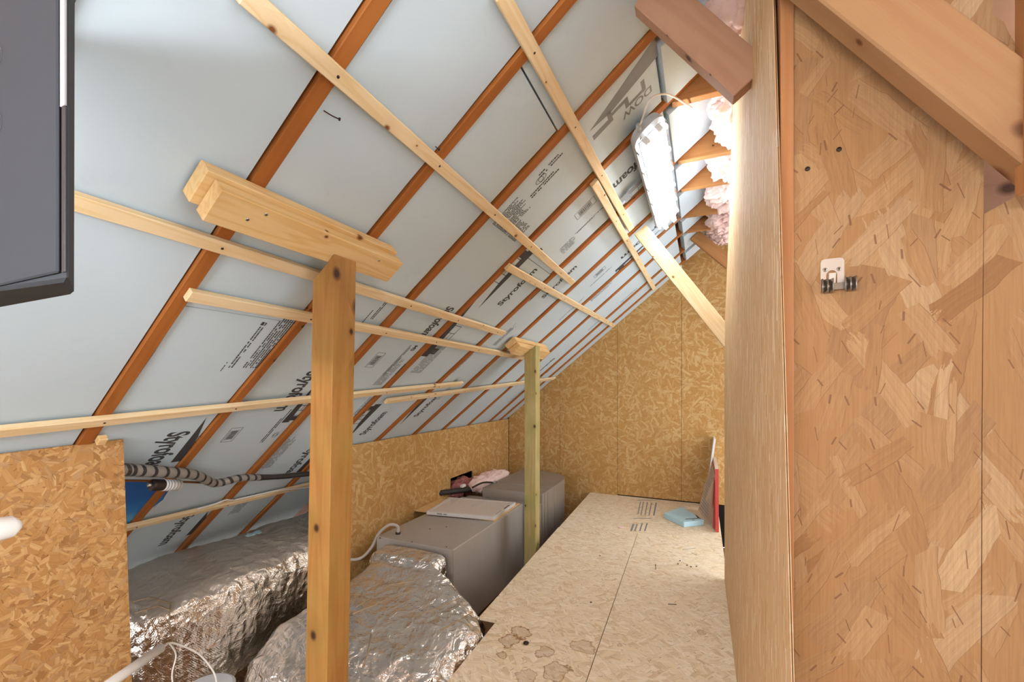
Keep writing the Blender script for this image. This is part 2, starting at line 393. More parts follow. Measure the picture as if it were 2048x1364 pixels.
M['panel_grey'] = plain('grey_enclosure', '#36393d', .75, spec=.2)
M['panel_seam'] = plain('faint_ring', '#3d4043', .5)
M['panel_dark'] = plain('dark_seam', '#2e2d2e', .5)
M['panel_light'] = plain('light_strip', '#9f9c9e', .4)
M['housing'] = plain('lamp_housing_grey', '#b9bdc0', .5)
M['tube_glow'] = plain('fluorescent_tube', '#ffffff', .3, emit=((.94, .97, 1.0, 1), TUBE_STRENGTH))
M['tube_fill'] = plain('rear_fill_tube', '#ffffff', .3, emit=((.94, .97, 1.0, 1), REAR_FILL_STRENGTH))  # glow of the added fill light behind the camera
def mat_clear(name, rough, tint=(1, 1, 1, 1), fac=.5):
    t = NT(name); n = t.t.nodes
    tr = t.n('ShaderNodeBsdfTransparent', {0: tint}); gl = t.n('ShaderNodeBsdfGlossy', {'Color': (1, 1, 1, 1), 'Roughness': rough})
    lw = t.n('ShaderNodeLayerWeight', {0: .35}); mx = t.n('ShaderNodeMixShader', {0: t.m_('ADD', .04, t.m_('MULTIPLY', t.m_('POWER', lw.outputs[1], 3.0), .5 * fac)), 1: tr.outputs[0], 2: gl.outputs[0]})
    t.t.links.new(mx.outputs[0], n['Material Output'].inputs[0]); return t.m
M['diffuser'] = mat_clear('clear_acrylic', .12, (.93, .95, .97, 1), .9)
M['wrap'] = mat_clear('plastic_wrap', .08, (.97, .97, .97, 1), 1.0)
def mat_pink(name, a, b, d):
    t = NT(name); c = t.coords()
    n1 = t.noise(c, 22, 6, .7, .8); n2 = t.noise(c, 9, 3, .5)
    col = t.mix(n2, srgb(a), srgb(b)); col = t.mix(t.m_('MULTIPLY', t.m_('SUBTRACT', .45, n1, clamp=True), 3.0, clamp=True), col, srgb(d))
    t.bump(n1, .9, .008); t.b.inputs['Subsurface Weight'].default_value = .15; t.b.inputs['Subsurface Radius'].default_value = (.02, .012, .01)
    t.b.inputs['Subsurface Scale'].default_value = .5
    return t.out(col, .95, spec=.1)
M['pink'] = mat_pink('pink_glass_wool', '#f7e0d9', '#edc6bd', '#bf8378')
M['pink_dark'] = mat_pink('pink_glass_wool_dark', '#b67a74', '#a2625d', '#4a2b28')  # darker, browner pink than the other wool
M['paper_tan'] = plain('cardboard_tan', '#cfb695', .75, var=.2)
M['osb_scrap'] = M['osb_back']
M['card_pink'] = plain('filter_card_pinkish', '#dcc2ad', .7, var=.15)
M['card_white'] = plain('filter_card_white', '#e2dedb', .6)
M['media'] = plain('filter_media', '#e3d8cf', .9, bump=(90, .8), var=.25)
M['red'] = plain('print_red', '#b3352e', .55)
M['ink_pink'] = plain('print_salmon', '#cf8b78', .6)
M['board_plain'] = plain('plain_board', '#b98c55', .8, var=.3)
M['rough_floor'] = plain('dusty_subfloor', '#8a6540', .85, var=.6)

FLOOR_STAINS = []
def floor_mat(stains):
    return osb('osb_pale_dusty', ['#e2cca9', '#e8d5b6', '#eddcc1', '#f2e3ca', '#d8be98', '#efdfc3'], cell=.08, aligned=2.4, rot0=0.0, dark='#80572c', contrast=.85, aspect=5, splint=.6, layers=7, stains=stains, base_rough=.8, mott=.2)

# ---------------------------------------------------------------- the setting
def struct(o): o['kind'] = 'structure'; return o
X, Y, Z = Vector((1, 0, 0)), Vector((0, 1, 0)), Vector((0, 0, 1))

# unseen wall behind the camera, placed to keep light off the right wall
struct(prism('wall_front_blocker', [Vector((-1.1, -.9, 0)), Vector((1.6, -.9, 0)), Vector((1.6, -.9, 3.0)), Vector((0, -.9, 2.84)), Vector((-1.1, -.9, 1.94))], Y, .012, M['board_plain'], X))
# lower joist floor
struct(prism('floor', [Vector((-3.4, -1.0, 0)), Vector((1.6, -1.0, 0)), Vector((1.6, D, 0)), Vector((-3.4, D, 0))], Z, .03, M['rough_floor'], X))
# roof deck above the rafters
aL, aH = (-3.3) / math.cos(TH), .40
struct(prism('ceiling', [rp(aL, -.9, -.145), rp(aH, -.9, -.145), rp(aH, D + .05, -.145), rp(aL, D + .05, -.145)], N, .02, M['rafter'], Y))

def wall_sheets(name, sheets, nrm, th, mat, xaxis, origin, backing=None, bmat=None):
    M_ = frame(origin, xaxis, z=nrm); I = M_.inverted(); v = []; f = []; fm = []
    def add(pts, z0, z1, mi):
        n = len(pts); b = len(v)
        a = [I @ p for p in pts]
        v.extend([Vector((p.x, p.y, z0)) for p in a] + [Vector((p.x, p.y, z1)) for p in a])
        f.append(tuple(b + k for k in range(n))); f.append(tuple(b + n + k for k in reversed(range(n))))
        for k in range(n): f.append((b + k, b + (k + 1) % n, b + n + (k + 1) % n, b + n + k))
        fm.extend([mi] * (n + 2))
    for s in sheets: add(s, 0, -th, 0)
    if backing: add(backing, -th - .001, -th - .03, 1)  # dark slab added behind the sheets to stop light showing through gaps
    return struct(mesh_from(name, v, f, None, None, M_, mats=[mat, bmat or M['dark']], fm=fm))

# far wall: OSB sheets standing upright
zr = lambda x: EYE + Z0 + TT * x
seams = [KX, on_y(1088, 800, D).x, on_y(1120, 800, D).x, on_y(1235, 800, D).x, on_y(1363, 800, D).x, .35, 1.0]
sh = []
for i in range(len(seams) - 1):
    x0, x1 = seams[i] + .0015, seams[i + 1] - .0015
    zb = PZ + (.003 if i in (1, 2) else .009 if i >= 3 else .005) if x0 > -1.2 else .02
    t0, t1 = min(zr(x0), 3.0), min(zr(x1), 3.0)
    sh.append([Vector((x0, D, zb)), Vector((x1, D, zb)), Vector((x1, D, t1 + .10)), Vector((x0, D, t0 + .10))])
wall_sheets('wall_back', sh, -Y, .012, M['osb_back'], X, Vector((KX, D, 0)),
            [Vector((-3.4, D, 0)), Vector((1.0, D, 0)), Vector((1.0, D, 3.6)), Vector((.5, D, 3.6)), Vector((-3.4, D, zr(-3.4) + .3))])
# knee wall on the left with a cut-out
KY0 = 1.95
ktop = zr(KX) - .004
ha, hb = on_x(901, 957, KX).y, on_x(945.6, 942.6, KX).y; hz1 = on_x(901, 957, KX).z; hz0 = hz1 - .22
s1 = on_x(897.5, 900, KX).y
wall_sheets('wall_left', [
    [Vector((KX, KY0, .0)), Vector((KX, s1 - .0015, .0)), Vector((KX, s1 - .0015, ktop)), Vector((KX, KY0, ktop))],
    [Vector((KX, s1 + .0015, .0)), Vector((KX, hb + .0, .0)), Vector((KX, hb, hz0)), Vector((KX, ha, hz0)), Vector((KX, ha, hz1)), Vector((KX, hb, hz1)), Vector((KX, hb, ktop)), Vector((KX, s1 + .0015, ktop))],
    [Vector((KX, hb, 0)), Vector((KX, D - .01, 0)), Vector((KX, D - .01, ktop)), Vector((KX, hb, ktop))]],
    X, .012, M['osb_back'], Y, Vector((KX, KY0, 0)))
wbox('wall_left', KX - .30, KX - .28, ha - .3, D, .0, hz1 + .12, M['dark'], bevel=0)  # shade of the cavity put in as a near-black panel
struct(bpy.data.objects['wall_left.001'])

# platform of three OSB sheets (raised floor)
PXL = [on_z(955, 1237, PZ), on_z(1117, 1054, PZ), on_z(1180, 985, PZ), on_z(1440, 1080, PZ), on_z(994.6, 1240, PZ), on_z(898, 1364, PZ)]
yseam_l, yseam_r = PXL[1].y, PXL[3].y
ysm = lambda x: yseam_l + (x - PXL[1].x) * (yseam_r - yseam_l) / (PXL[3].x - PXL[1].x)
xm0, xm1 = on_z(1171, 1364, PZ), on_z(1272, 1072, PZ)
xm = lambda y: xm0.x + (y - xm0.y) * (xm1.x - xm0.x) / (xm1.y - xm0.y)
def fl(name, pts, stains=None, seed=0):
    o = prism(name, [Vector((p[0], p[1], PZ)) for p in pts], Z, .018, floor_mat(stains or []), X, origin=Vector((0, seed * .0, PZ)), bevel=.001)
    return struct(o)
g = .0015
NL = PXL[4]
YF = .30
xl = PXL[5].x
def sp(px, py): p = on_z(px, py, PZ); return p.x, p.y
st = [(*sp(1040, 1265), .055, .9), (*sp(1020, 1278), .05, .9), (*sp(1090, 1305), .045, .8), (*sp(1110, 1340), .06, .8), (*sp(1165, 1292), .05, .7), (*sp(1003, 1312), .03, .8), (*sp(1052, 1352), .05, .6), (*sp(1048, 1288), .012, 1.0)]
fl('floor', [(PXL[0].x, PXL[0].y + .02), (NL.x, NL.y), (xl + .0, 1.1), (xl, YF), (xm(YF) - g, YF), (xm(3.3) - g, ysm(xm(3.3)) - g), (PXL[1].x, yseam_l - g)], st)
fl('floor', [(xm(YF) + g, YF), (.14, YF), (.14, ysm(.14) - g), (xm(3.3) + g, ysm(xm(3.3)) - g)], [(*sp(1404, 1265), .018, .8), (*sp(1240, 1290), .012, .9)])
fl('floor', [(PXL[1].x + .004, yseam_l + g), (.14, ysm(.14) + g), (.14, D - .003), (PXL[2].x, D - .003)])
# framing that carries the platform
o = wbox('floor_joist', -.90, .12, 1.966, 2.004, PZ - .018 - .14, PZ - .018, M['tie'])
tag(o, 'sawn joist seen below the notch in the left edge of the walkway', 'joist')
for i, (x0, y0, y1) in enumerate(((-.90, .36, 1.94), (-1.01, 2.02, 4.5), (.08, .36, 4.5))):
    o = wbox('timber_sleeper', x0, x0 + .038, y0 + .02, y1 - .02, .0, PZ - (.018 if i != 0 else .018), M['tie'])
    tag(o, ('long timber on edge under the near left rim of the walkway', 'long timber on edge under the far left rim of the walkway', 'long timber on edge under the walkway beside the strand-board wall')[i], 'joist')

# right: strand-board wall (LSL) seen along its face
def lslp(px, py): return on_x(px, py, RX)
zt = EYE + 1.65
far_b = lslp(1449, 700); far_t = lslp(1478, 0)
fy = lambda z: far_b.y + (far_t.y - far_b.y) * max(0, (z - (EYE + .35)) / (far_t.z - (EYE + .35)))
nb, nt = lslp(1583, 1364), lslp(1546, 0)
ny = lambda z: nt.y + (nb.y - nt.y) * (z - nt.z) / (nb.z - nt.z)
prism_pts = [Vector((RX, ny(.0), .0)), Vector((RX, lslp(1468, 1290).y, .0)), Vector((RX, lslp(1468, 1290).y, PZ - .01)), Vector((RX, lslp(1468, 1290).y, PZ + .5))]
yA = lslp(1468, 1290).y
pl = [Vector((RX, ny(0), 0)), Vector((RX, yA, 0)), Vector((RX, yA, zt)), Vector((RX, ny(zt), zt))]
pr = [Vector((RX, yA + .002, 0)), Vector((RX, far_b.y, 0)), Vector((RX, far_b.y, EYE + .35)), Vector((RX, fy(EYE + .9), EYE + .9)), Vector((RX, max(fy(zt), yA + .05), zt)), Vector((RX, yA + .002, zt))]
a = prism('wall_right', pl, -X, .004, M['lsl'], Y, bevel=.001); struct(a)
a = prism('wall_right', pr, -X, .004, M['lsl'], Y, bevel=.001); struct(a)
M['edge'] = plain('sheet_edge_brown', '#5f3f24', .8)
for a in (bpy.data.objects['wall_right'], bpy.data.objects['wall_right.001']):
    a.data.materials.append(M['edge'])
    for p in a.data.polygons:
        if abs(p.normal.z) < .5: p.material_index = 1
# right: OSB wall facing the camera, with its broken notch at the upper right
def wp(px, py, y=WY): return on_y(px, py, y)
p_bl = wp(1588, 1364); zb = .02
pa = [Vector((wp(1587, 700).x, WY, zb)), Vector((wp(1958, 1364).x, WY, zb)), wp(1963, 860), wp(1968, 310), wp(1980, 300), wp(2046, 250), wp(2046, 110), wp(2018, 66), wp(2008, 44), wp(1985, 30), wp(1990, -40), wp(2046, -80), Vector((wp(2060, 0).x, WY, zt)), Vector((wp(1587, 700).x, WY, zt))]
pb = [Vector((wp(1961, 1364).x, WY, zb)), Vector((wp(2300, 1364).x, WY, zb)), wp(2300, 250), wp(2041, 388), wp(1968, 428), wp(1965, 860)]
wall_sheets('wall_right', [pa, pb], -Y, .012, M['osb_near'], X, Vector((0, WY, 0)),
            None)
wbox('wall_right', wp(1960, 0).x, wp(2300, 0).x + .3, WY + .09, WY + .10, .6, zt, M['brace_dark'], bevel=0)
struct(bpy.data.objects['wall_right.003'])
wbox('wall_right', wp(1560, 0).x, wp(2300, 0).x, WY + .22, WY + .23, 0, zt, M['dark'], bevel=0); struct(bpy.data.objects['wall_right.004'])  # near-black sheet paints the shade behind the wall openings

# ---------------------------------------------------------------- rafters
RPX = [((764, 0), (206, 835)), ((1143, 0), (270, 1048)), ((1290, 89), (390, 1074)), ((1372, 170), (510, 1044)), ((1228, 438.5), (761, 877)),
       ((1239, 490), (836, 863.5)), ((1271, 517), (890, 857)), ((1285, 539), (943, 846)), ((1301, 560.6), (988, 836.6))]
RL = []
for (p, q) in RPX:
    a0, y0 = rc(on_roof(*p)); a1, y1 = rc(on_roof(*q)); k = (y0 - y1) / (a0 - a1)
    RL.append((y1 - k * a1, k))
RL = [(RL[0][0] - .40, RL[0][1])] + RL + [(4.36, 0.0)]       # one hidden by the grey box, one against the far wall
A_LOW, A_TOP = -3.80, .36
names_r = ['at the far left, showing in the corner past the grey box', 'nearest in full view, its foot behind the orange board',
           'crossing above the middle of the large doubled beam', 'just right of the large doubled beam, third in full view',
           'fourth in full view, with a ragged dark gap above it', 'meeting the knee wall left of the cut-out',
           'ending at the knee wall above the cut-out', 'passing just left of the small post cap',
           'passing just right of the small post cap', 'second from the far OSB wall', 'last in the row, close to the far OSB wall']
ry = lambda i, a: RL[i][0] + RL[i][1] * a
KA = KX / math.cos(TH)                     # slope position where the knee wall meets the roof
low_end = lambda i: A_LOW if ry(i, KA) < 2.0 else KA - .16
for i, (c0, k) in enumerate(RL):
    o = board('roof_rafter', rp(low_end(i), ry(i, low_end(i)), 0), rp(A_TOP, ry(i, A_TOP), 0), N, .038, .14, M['rafter'], bevel=.002)
    tag(o, 'orange-brown sloping roof rafter ' + names_r[i], 'rafter', 'roof rafters')

# ---------------------------------------------------------------- printed foam boards between the rafters
FN = -.010
def strip(v, f, p, q, wd):
    d = (q - p).normalized(); s = Vector((-d.y, d.x, 0)) * wd / 2; b = len(v)
    v.extend([p - s, q - s, q + s, p + s]); f.append((b, b + 1, b + 2, b + 3))
def flatmesh(name, v, f, mat, parent, th=.0004):
    n = len(v); vv = [Vector((p[0], p[1], 0)) for p in v] + [Vector((p[0], p[1], th)) for p in v]
    ff = [tuple(k) for k in f] + [tuple(n + j for j in k) for k in f]
    for k in f:
        m = len(k)
        for j in range(m): ff.append((k[j], k[(j + 1) % m], n + k[(j + 1) % m], n + k[j]))
    return mesh_from(name, vv, ff, mat)
boards = {}
def foam(bay, a0, a1, label, n=FN, gap0=.004, gap1=.004, th=.05, name='foam_board', mat=None):
    """board between rafter bay and bay+1 from slope position a0 to a1"""
    if a0 == LOWA and ry(bay, KA) > 1.93: a0 = KA - .14
    e0, e1 = .019 + gap0, .019 + gap1; pts = []
    last = bay + 1 >= len(RL)
    def yy(a, side):
        if side == 0: return ry(bay, a) + e0
        return (D - .006) if last else ry(bay + 1, a) - e1
    rnd = random.Random(bay * 7 + int(a0 * 10))
    m = 10
    low = [rp(a0 + (a1 - a0) * k / m, yy(a0 + (a1 - a0) * k / m, 0) + (rnd.random() * .003 if 0 < k < m else 0), n) for k in range(m + 1)]
    hi = [rp(a0 + (a1 - a0) * k / m, yy(a0 + (a1 - a0) * k / m, 1) - (rnd.random() * .003 if 0 < k < m else 0), n) for k in range(m, -1, -1)]
    o = prism(name, low + hi, N, th, mat or M['foam'], U, bevel=.0, origin=low[0])
    tag(o, label, 'insulation board', 'foam boards between the rafters')
    boards.setdefault(bay, []).append((a0, a1, o)); return o
def aof(px, py): return rc(on_roof(px, py))[0]
LOWA = -3.78
E = .003
a_join1 = aof(1035, 118)                   # joint in the bay of rafters 2-3
TOPA = aof(1316, 130)
UPA = .10
a_c = aof(760, 600)                        # joint under the doubled beam
foam(0, LOWA, TOPA + .1, 'wide plain grey foam board filling the upper left beside the grey enclosure', gap1=.004)
foam(1, LOWA, a_c - .2, 'foam board low in second bay, printed with tall lettering above the taped pipe')
foam(1, a_c - .2 + E, TOPA + .1, 'plain foam board in second bay, above the large doubled beam')
foam(2, LOWA, a_c - E, 'foam board low in the third bay, with fine print next to the front post', n=-.018)
foam(2, a_c, a_join1 - E, 'plain foam board in third bay, below the dark joint', gap1=.012)
foam(2, a_join1 + E, TOPA + .1, 'small plain foam board at the top of the third bay above the dark joint')
a_d = aof(1025, 470)
foam(3, LOWA, a_d - E, 'dented foam board in the fourth bay, right of the doubled beam', gap1=.006)
foam(3, a_d, TOPA, 'plain pale foam board high in fourth bay under the steep lath', gap1=.014)
foam(4, LOWA, aof(1041, 505) - E, 'foam board in the fifth bay with large lettering behind the small upper lath', gap1=.006)
foam(4, aof(1041, 505), TOPA, 'foam board high in fifth bay with big grey wedge mark beside the lamp', gap1=.016)
foam(5, LOWA, aof(1130, 610) - E, 'foam board in the sixth bay with lettering over the small upper lath', gap1=.006)
foam(5, aof(1130, 610), TOPA - .02, 'foam board high in sixth bay, with small barcode box, reaching the lamp')
foam(6, LOWA, TOPA - .03, 'long foam board in the seventh bay, from knee wall to the lamp')
foam(7, LOWA, TOPA - .03, 'long foam board in the eighth bay, just left of the small post cap')
foam(8, LOWA, TOPA - .03, 'long foam board in the ninth bay, behind the small post cap')
foam(9, LOWA, TOPA - .03, 'narrow-looking foam board, second from the far OSB wall')
foam(10, LOWA, TOPA - .03, 'last foam board, tight against the far OSB wall')
up_lab = ['nearest', 'second', 'third', 'fourth', 'fifth', 'sixth', 'last']
for k, b in enumerate((3, 4, 5, 6, 7, 8, 9)):
    foam(b, TOPA + .012, UPA, 'short foam board at the slope top by the pink wool, %s of its row' % up_lab[k], n=.012, gap0=.042, gap1=.004, th=.05, name='foam_board')

# prints -------------------------------------------------------------------------------
def find_board(a, y):
    for bay, L in boards.items():
        if ry(bay, a) < y < (ry(bay + 1, a) if bay + 1 < len(RL) else D):
            for (a0, a1, o) in L:
                if a0 <= a <= a1: return o
    return None
def place_print(o, a, y, dirn, n=None):
    par = find_board(a, y)
    nn = FN if par is None else rc2(par)
    xa = U * dirn; M_ = frame(rp(a, y, nn + .0003), xa, z=N)
    o.matrix_world = M_
    if par is not None:
        o.parent = par; o.matrix_parent_inverse = par.matrix_world.inverted()
    return o
def rc2(par): return (par.matrix_world.translation - O).dot(N)
def words(txt, px, py, size, dirn=1, mat='ink', bold=.0, shx=1.0, skew=0, name='printed_lettering', anchor='LEFT', fit=None):
    cu = bpy.data.curves.new('t', 'FONT'); cu.body = txt; cu.size = size; cu.offset = bold; cu.fill_mode = 'FRONT'; cu.align_x = anchor
    to = bpy.data.objects.new('t', cu); COL.objects.link(to)
    bpy.context.view_layer.update()
    me = bpy.data.meshes.new_from_object(to.evaluated_get(bpy.context.evaluated_depsgraph_get()))
    bpy.data.objects.remove(to)
    if fit: shx = fit / max(v.co.x for v in me.vertices)
    for v in me.vertices: v.co.x = v.co.x * shx + v.co.y * skew; v.co.z += .0003
    me.materials.clear(); me.materials.append(M[mat])
    for p in me.polygons: p.material_index = 0
    o = link(name, me); a, y = rc(on_roof(px, py, FN))
    return place_print(o, a, y, dirn)
def at_flat(name, v, f, mat, px, py, dirn, sc=1.0):
    o = flatmesh(name, [(p[0] * sc, p[1] * sc) for p in v], f, M[mat], None); a, y = rc(on_roof(px, py, FN))
    return place_print(o, a, y, dirn)
def finep(px, py, wd, ht, dirn=1, mat='ink', rows=9, seed=1, fill=.8, dens=.9):
    """a block of fine print: rows of word-sized dashes"""
    r = random.Random(seed); v = []; f = []; rh = ht / rows
    for i in range(rows):
        x = 0; lim = wd * (1 - r.random() * .25)
        while x < lim:
            l = r.uniform(.004, .013) * fill
            if r.random() < dens:
                b = len(v); y0 = -i * rh; v += [(x, y0), (x + l, y0), (x + l, y0 - rh * .5), (x, y0 - rh * .5)]; f.append((b, b + 1, b + 2, b + 3))
            x += l + .002
    return at_flat('fine_print', v, f, mat, px, py, dirn)
def wedge(p0, p1, H, dirn=1, mat='ink'):
    """dark wedge mark with a row of brick outlines on its upper side"""
    L = abs(aof(*p1) - aof(*p0))
    v = [(0, 0), (L, 0), (L, H * .55), (L * .45, H * .38)]; f = [(0, 1, 2, 3)]
    def q(x0, x1, y0, y1):
        b = len(v); v.extend([(x0, y0), (x1, y0), (x1, y1), (x0, y1)]); f.append((b, b + 1, b + 2, b + 3))
    bw = L * .13
    for k in range(5):
        x = L * .42 + k * bw; q(x, x + .0035, H * .3, H)
        if k < 4: q(x, x + bw, H - .003, H)
    q(L * .42 + bw, L * .42 + 2 * bw, H * .66, H * .69); q(L * .42 + 3.2 * bw, L * .42 + 4 * bw, H * .5, H)
    return at_flat('printed_wedge', v, f, mat, p0[0], p0[1], dirn)
def wfit(txt, p0, p1, size, dirn, mat='ink'):
    """lettering whose base line runs from p0 to p1 on the slope"""
    L = abs(aof(*p1) - aof(*p0))
    return words(txt, p0[0], p0[1], size, dirn, mat, bold=size * .028, fit=L)
def barcode(px, py, s=1.0, dirn=1, mat='ink'):
    v = []; f = []
    def q(x0, x1, y0, y1): b = len(v); v.extend([(x0, y0), (x1, y0), (x1, y1), (x0, y1)]); f.append((b, b + 1, b + 2, b + 3))
    W, H = .11 * s, .055 * s; t = .0016
    q(0, W, 0, t); q(0, W, H - t, H); q(0, t, 0, H); q(W - t, W, 0, H)
    q(.014 * s, .09 * s, .01 * s, .01 * s + t); q(.014 * s, .09 * s, H - .01 * s, H - .01 * s + t)
    r = random.Random(3); x = .02 * s
    while x < .086 * s:
        l = r.choice((.0012, .002, .003)) * s; q(x, x + l, .014 * s, H - .014 * s); x += l + r.choice((.002, .003)) * s
    return at_flat('printed_barcode', v, f, mat, px, py, dirn)
ST = 'Styrofoam'
wfit(ST, (1001, 612), (1072, 536), .072, 1); wedge((957, 616), (1066, 498), .10, 1)
wfit(ST, (897, 612), (835, 672), .085, -1); wedge((952, 600), (842, 713), .10, -1)
wfit(ST, (340, 865), (272, 948), .105, -1); wedge((413, 835), (318, 929), .075, -1)
wfit(ST, (370, 1035), (325, 1093), .08, -1); wedge((418, 1024), (352, 1080), .09, -1)
wfit(ST, (729, 869), (785, 822), .078, 1); wedge((699, 873), (767, 807), .10, 1)
wfit(ST, (834, 833), (885, 788), .07, 1); wedge((800, 849), (871, 783), .08, 1)
wfit(ST, (1108, 716), (1080, 742), .06, -1); wedge((1126, 713), (1083, 748), .06, -1)
wfit(ST, (1087, 597), (1150, 528), .065, 1); wedge((1057, 604), (1092, 572), .07, 1)
wfit(ST, (1325, 270), (1230, 383), .095, -1); wedge((1340, 290), (1238, 400), .09, -1, 'ink_grey')
wfit(ST, (1345, 420), (1240, 516), .085, -1); wedge((1330, 450), (1231, 545), .07, -1)
wfit(ST, (620, 745), (565, 825), .10, -1); wedge((634, 770), (572, 848), .07, -1)
wfit(ST, (625, 890), (578, 955), .08, -1); wedge((650, 885), (600, 945), .07, -1)
words('SM', 578, 835, .032, -1, bold=.0012); words('SM', 1072, 512, .04, 1, bold=.0012)
words('SM', 826, 702, .035, 1, bold=.0012)
words('DOW', 1303, 168, .055, -1, 'ink_grey', bold=.001, anchor='LEFT')
# the big grey mark next to the lamp: stepped block and long wedge
v = [(0, 0), (.40, .13), (.42, .02), (.12, -.02)]; f = [(0, 3, 2, 1)]
for (x0, x1, y0, y1) in ((.0, .10, -.05, -.085), (.10, .125, -.085, .0), (.125, .2, -.03, -.052), (.2, .222, -.10, -.03), (.222, .30, -.085, -.105), (.30, .32, -.105, -.03)):
    b = len(v); v += [(x0, y0), (x1, y0), (x1, y1), (x0, y1)]; f.append((b, b + 1, b + 2, b + 3))
at_flat('printed_wedge', v, f, 'ink_grey', 1180, 262, 1, .8)
finep(1077, 350, .12, .03, 1, rows=2, seed=5); finep(1060, 392, .16, .03, 1, rows=2, seed=6)
for (px, py, wd, ht, rows, dr, mt, sd) in ((520, 650, .02, .02, 1, 1, 'ink', 2), (440, 742, .05, .006, 1, 1, 'ink', 3), (456, 735, .25, .02, 2, 1, 'ink', 4), (485, 735, .30, .09, 10, 1, 'ink', 5),
        (725, 648, .09, .01, 1, 1, 'ink', 6), (742, 640, .12, .02, 2, 1, 'ink', 7), (765, 655, .12, .07, 6, 1, 'ink', 8),
        (985, 448, .16, .13, 14, 1, 'ink', 9), (1012, 470, .10, .10, 10, 1, 'ink', 10), (1118, 500, .10, .08, 9, 1, 'ink_grey', 11),
        (1150, 468, .22, .014, 2, 1, 'ink', 12), (1170, 485, .2, .03, 2, 1, 'ink_grey', 13),
        (510, 940, .30, .09, 9, 1, 'ink_grey', 14), (520, 888, .26, .022, 2, 1, 'ink', 15), (545, 900, .10, .03, 2, 1, 'ink', 16),
        (762, 752, .28, .022, 2, 1, 'ink', 17), (790, 748, .09, .03, 2, 1, 'ink', 18), (745, 770, .22, .07, 8, 1, 'ink_grey', 19), (820, 745, .30, .10, 10, 1, 'ink_grey', 20),
        (705, 830, .20, .05, 6, 1, 'ink_grey', 21), (930, 712, .26, .06, 7, 1, 'ink_grey', 22), (985, 690, .22, .05, 6, 1, 'ink_grey', 23), (905, 745, .2, .02, 2, 1, 'ink_grey', 24),
        (1118, 640, .28, .02, 2, 1, 'ink_grey', 25), (1180, 600, .22, .06, 6, 1, 'ink_grey', 26), (1015, 805, .3, .06, 5, 1, 'ink_faint', 27), (1180, 572, .2, .02, 2, 1, 'ink_grey', 28),
        (455, 1030, .22, .07, 7, 1, 'ink_grey', 29), (560, 985, .15, .05, 5, 1, 'ink_grey', 30), (1175, 660, .2, .04, 4, 1, 'ink_faint', 31), (1240, 605, .2, .04, 4, 1, 'ink_faint', 32),
        (870, 800, .18, .05, 5, 1, 'ink_faint', 33)):
    finep(px, py, wd, ht, dr, mt, rows, sd)
for (px, py, s, dr, mt) in ((465, 885, .95, 1, 'ink'), (745, 735, 1.0, 1, 'ink'), (1155, 440, 1.15, 1, 'ink'), (1190, 556, .9, 1, 'ink'), (905, 770, .8, 1, 'ink_grey'), (840, 860, .7, 1, 'ink_grey')):
    barcode(px, py, s, dr, mt)
# oval stamps
for (px, py, s) in ((1082, 358, .028), (552, 872, .022), (806, 742, .022)):
    v = []; f = []
    for k in range(24):
        t = 2 * math.pi * k / 24; v += [(s * math.cos(t), s * .6 * math.sin(t)), ((s - .002) * math.cos(t), (s * .6 - .002) * math.sin(t))]
    for k in range(24): f.append((2 * k, 2 * ((k + 1) % 24), 2 * ((k + 1) % 24) + 1, 2 * k + 1))
    b = len(v)
    for k in range(16):
        t = 2 * math.pi * k / 16; v += [(s * .45 * math.cos(t), s * .5 * math.sin(t)), ((s * .45 - .002) * math.cos(t), (s * .5 - .002) * math.sin(t))]
    for k in range(16): f.append((b + 2 * k, b + 2 * ((k + 1) % 16), b + 2 * ((k + 1) % 16) + 1, b + 2 * k + 1))
    at_flat('printed_stamp', v, f, 'ink', px, py, 1)
# blue printed film on the lowest board at the left
pts = [on_roof(246, 962, FN + .001), on_roof(345, 966, FN + .001), on_roof(326, 1000, FN + .001), on_roof(262, 1046, FN + .001), on_roof(246, 1046, FN + .001)]
bd = find_board(*rc(on_roof(300, 990, FN)))
o = prism('blue_print', pts, N, .0006, M['film'], U, origin=on_roof(250, 1060, FN))
if bd is not None: o.parent = bd; o.matrix_parent_inverse = bd.matrix_world.inverted()
fp_ = finep(262, 1030, .2, .10, 1, 'white', 7, 61)
fp_.parent = o; fp_.matrix_parent_inverse = o.matrix_world.inverted()

# ---------------------------------------------------------------- laths nailed across the rafters
LPX = [((488, -12), (1147, 568), 'pale long lath running from the top edge of the picture down to mid slope'),
       ((1004, -12), (1264, 460), 'steepest pale lath, ending against the pale diagonal brace below the lamp'),
       ((1190, 367), (1310, 580), 'short pale lath laid beside the steep lath and reaching the far OSB wall'),
       ((40, 374), (1009, 669), 'knotty lath coming from behind the grey box, passing under the doubled beam'),
       ((377, 594), (1048, 717), 'pine lath with a dark cut end near the left, reaching the small post cap'),
       ((-60, 875), (925, 769), 'pale low lath crossing behind the front post to the left picture edge'),
       ((773, 805), (1110, 758), 'thin pale lath below the others, ending at the corner of the far OSB wall'),
       ((1017, 536), (1229, 653), 'short pale lath with a grey cut end, right of centre, reaching the far OSB wall'),
       ((180, 1077), (622, 971), 'lowest lath, behind the orange OSB panel, with a white cable fastened to it')]
for i, (p, q, lab) in enumerate(LPX):
    n = .019 + (.0 if i else 0)
    A, B = on_roof(*p, n), on_roof(*q, n)
    o = board('lath', A, B, N, .038, .019, M['pine'], bevel=.002)
    tag(o, lab, 'lath', 'laths across the rafters')
    # screw heads where the lath meets a rafter
    a0, y0 = rc(A); a1, y1 = rc(B)
    for j in range(len(RL)):
        t = (ry(j, a0) - y0) / ((y1 - y0) - RL[j][1] * (a1 - a0))
        if .01 < t < .99:
            c = A.lerp(B, t) + N * .0006
            tube('screw', [c - N * .003, c + N * .0004], .0035, M['nail'], o, seg=10, smooth_path=False)

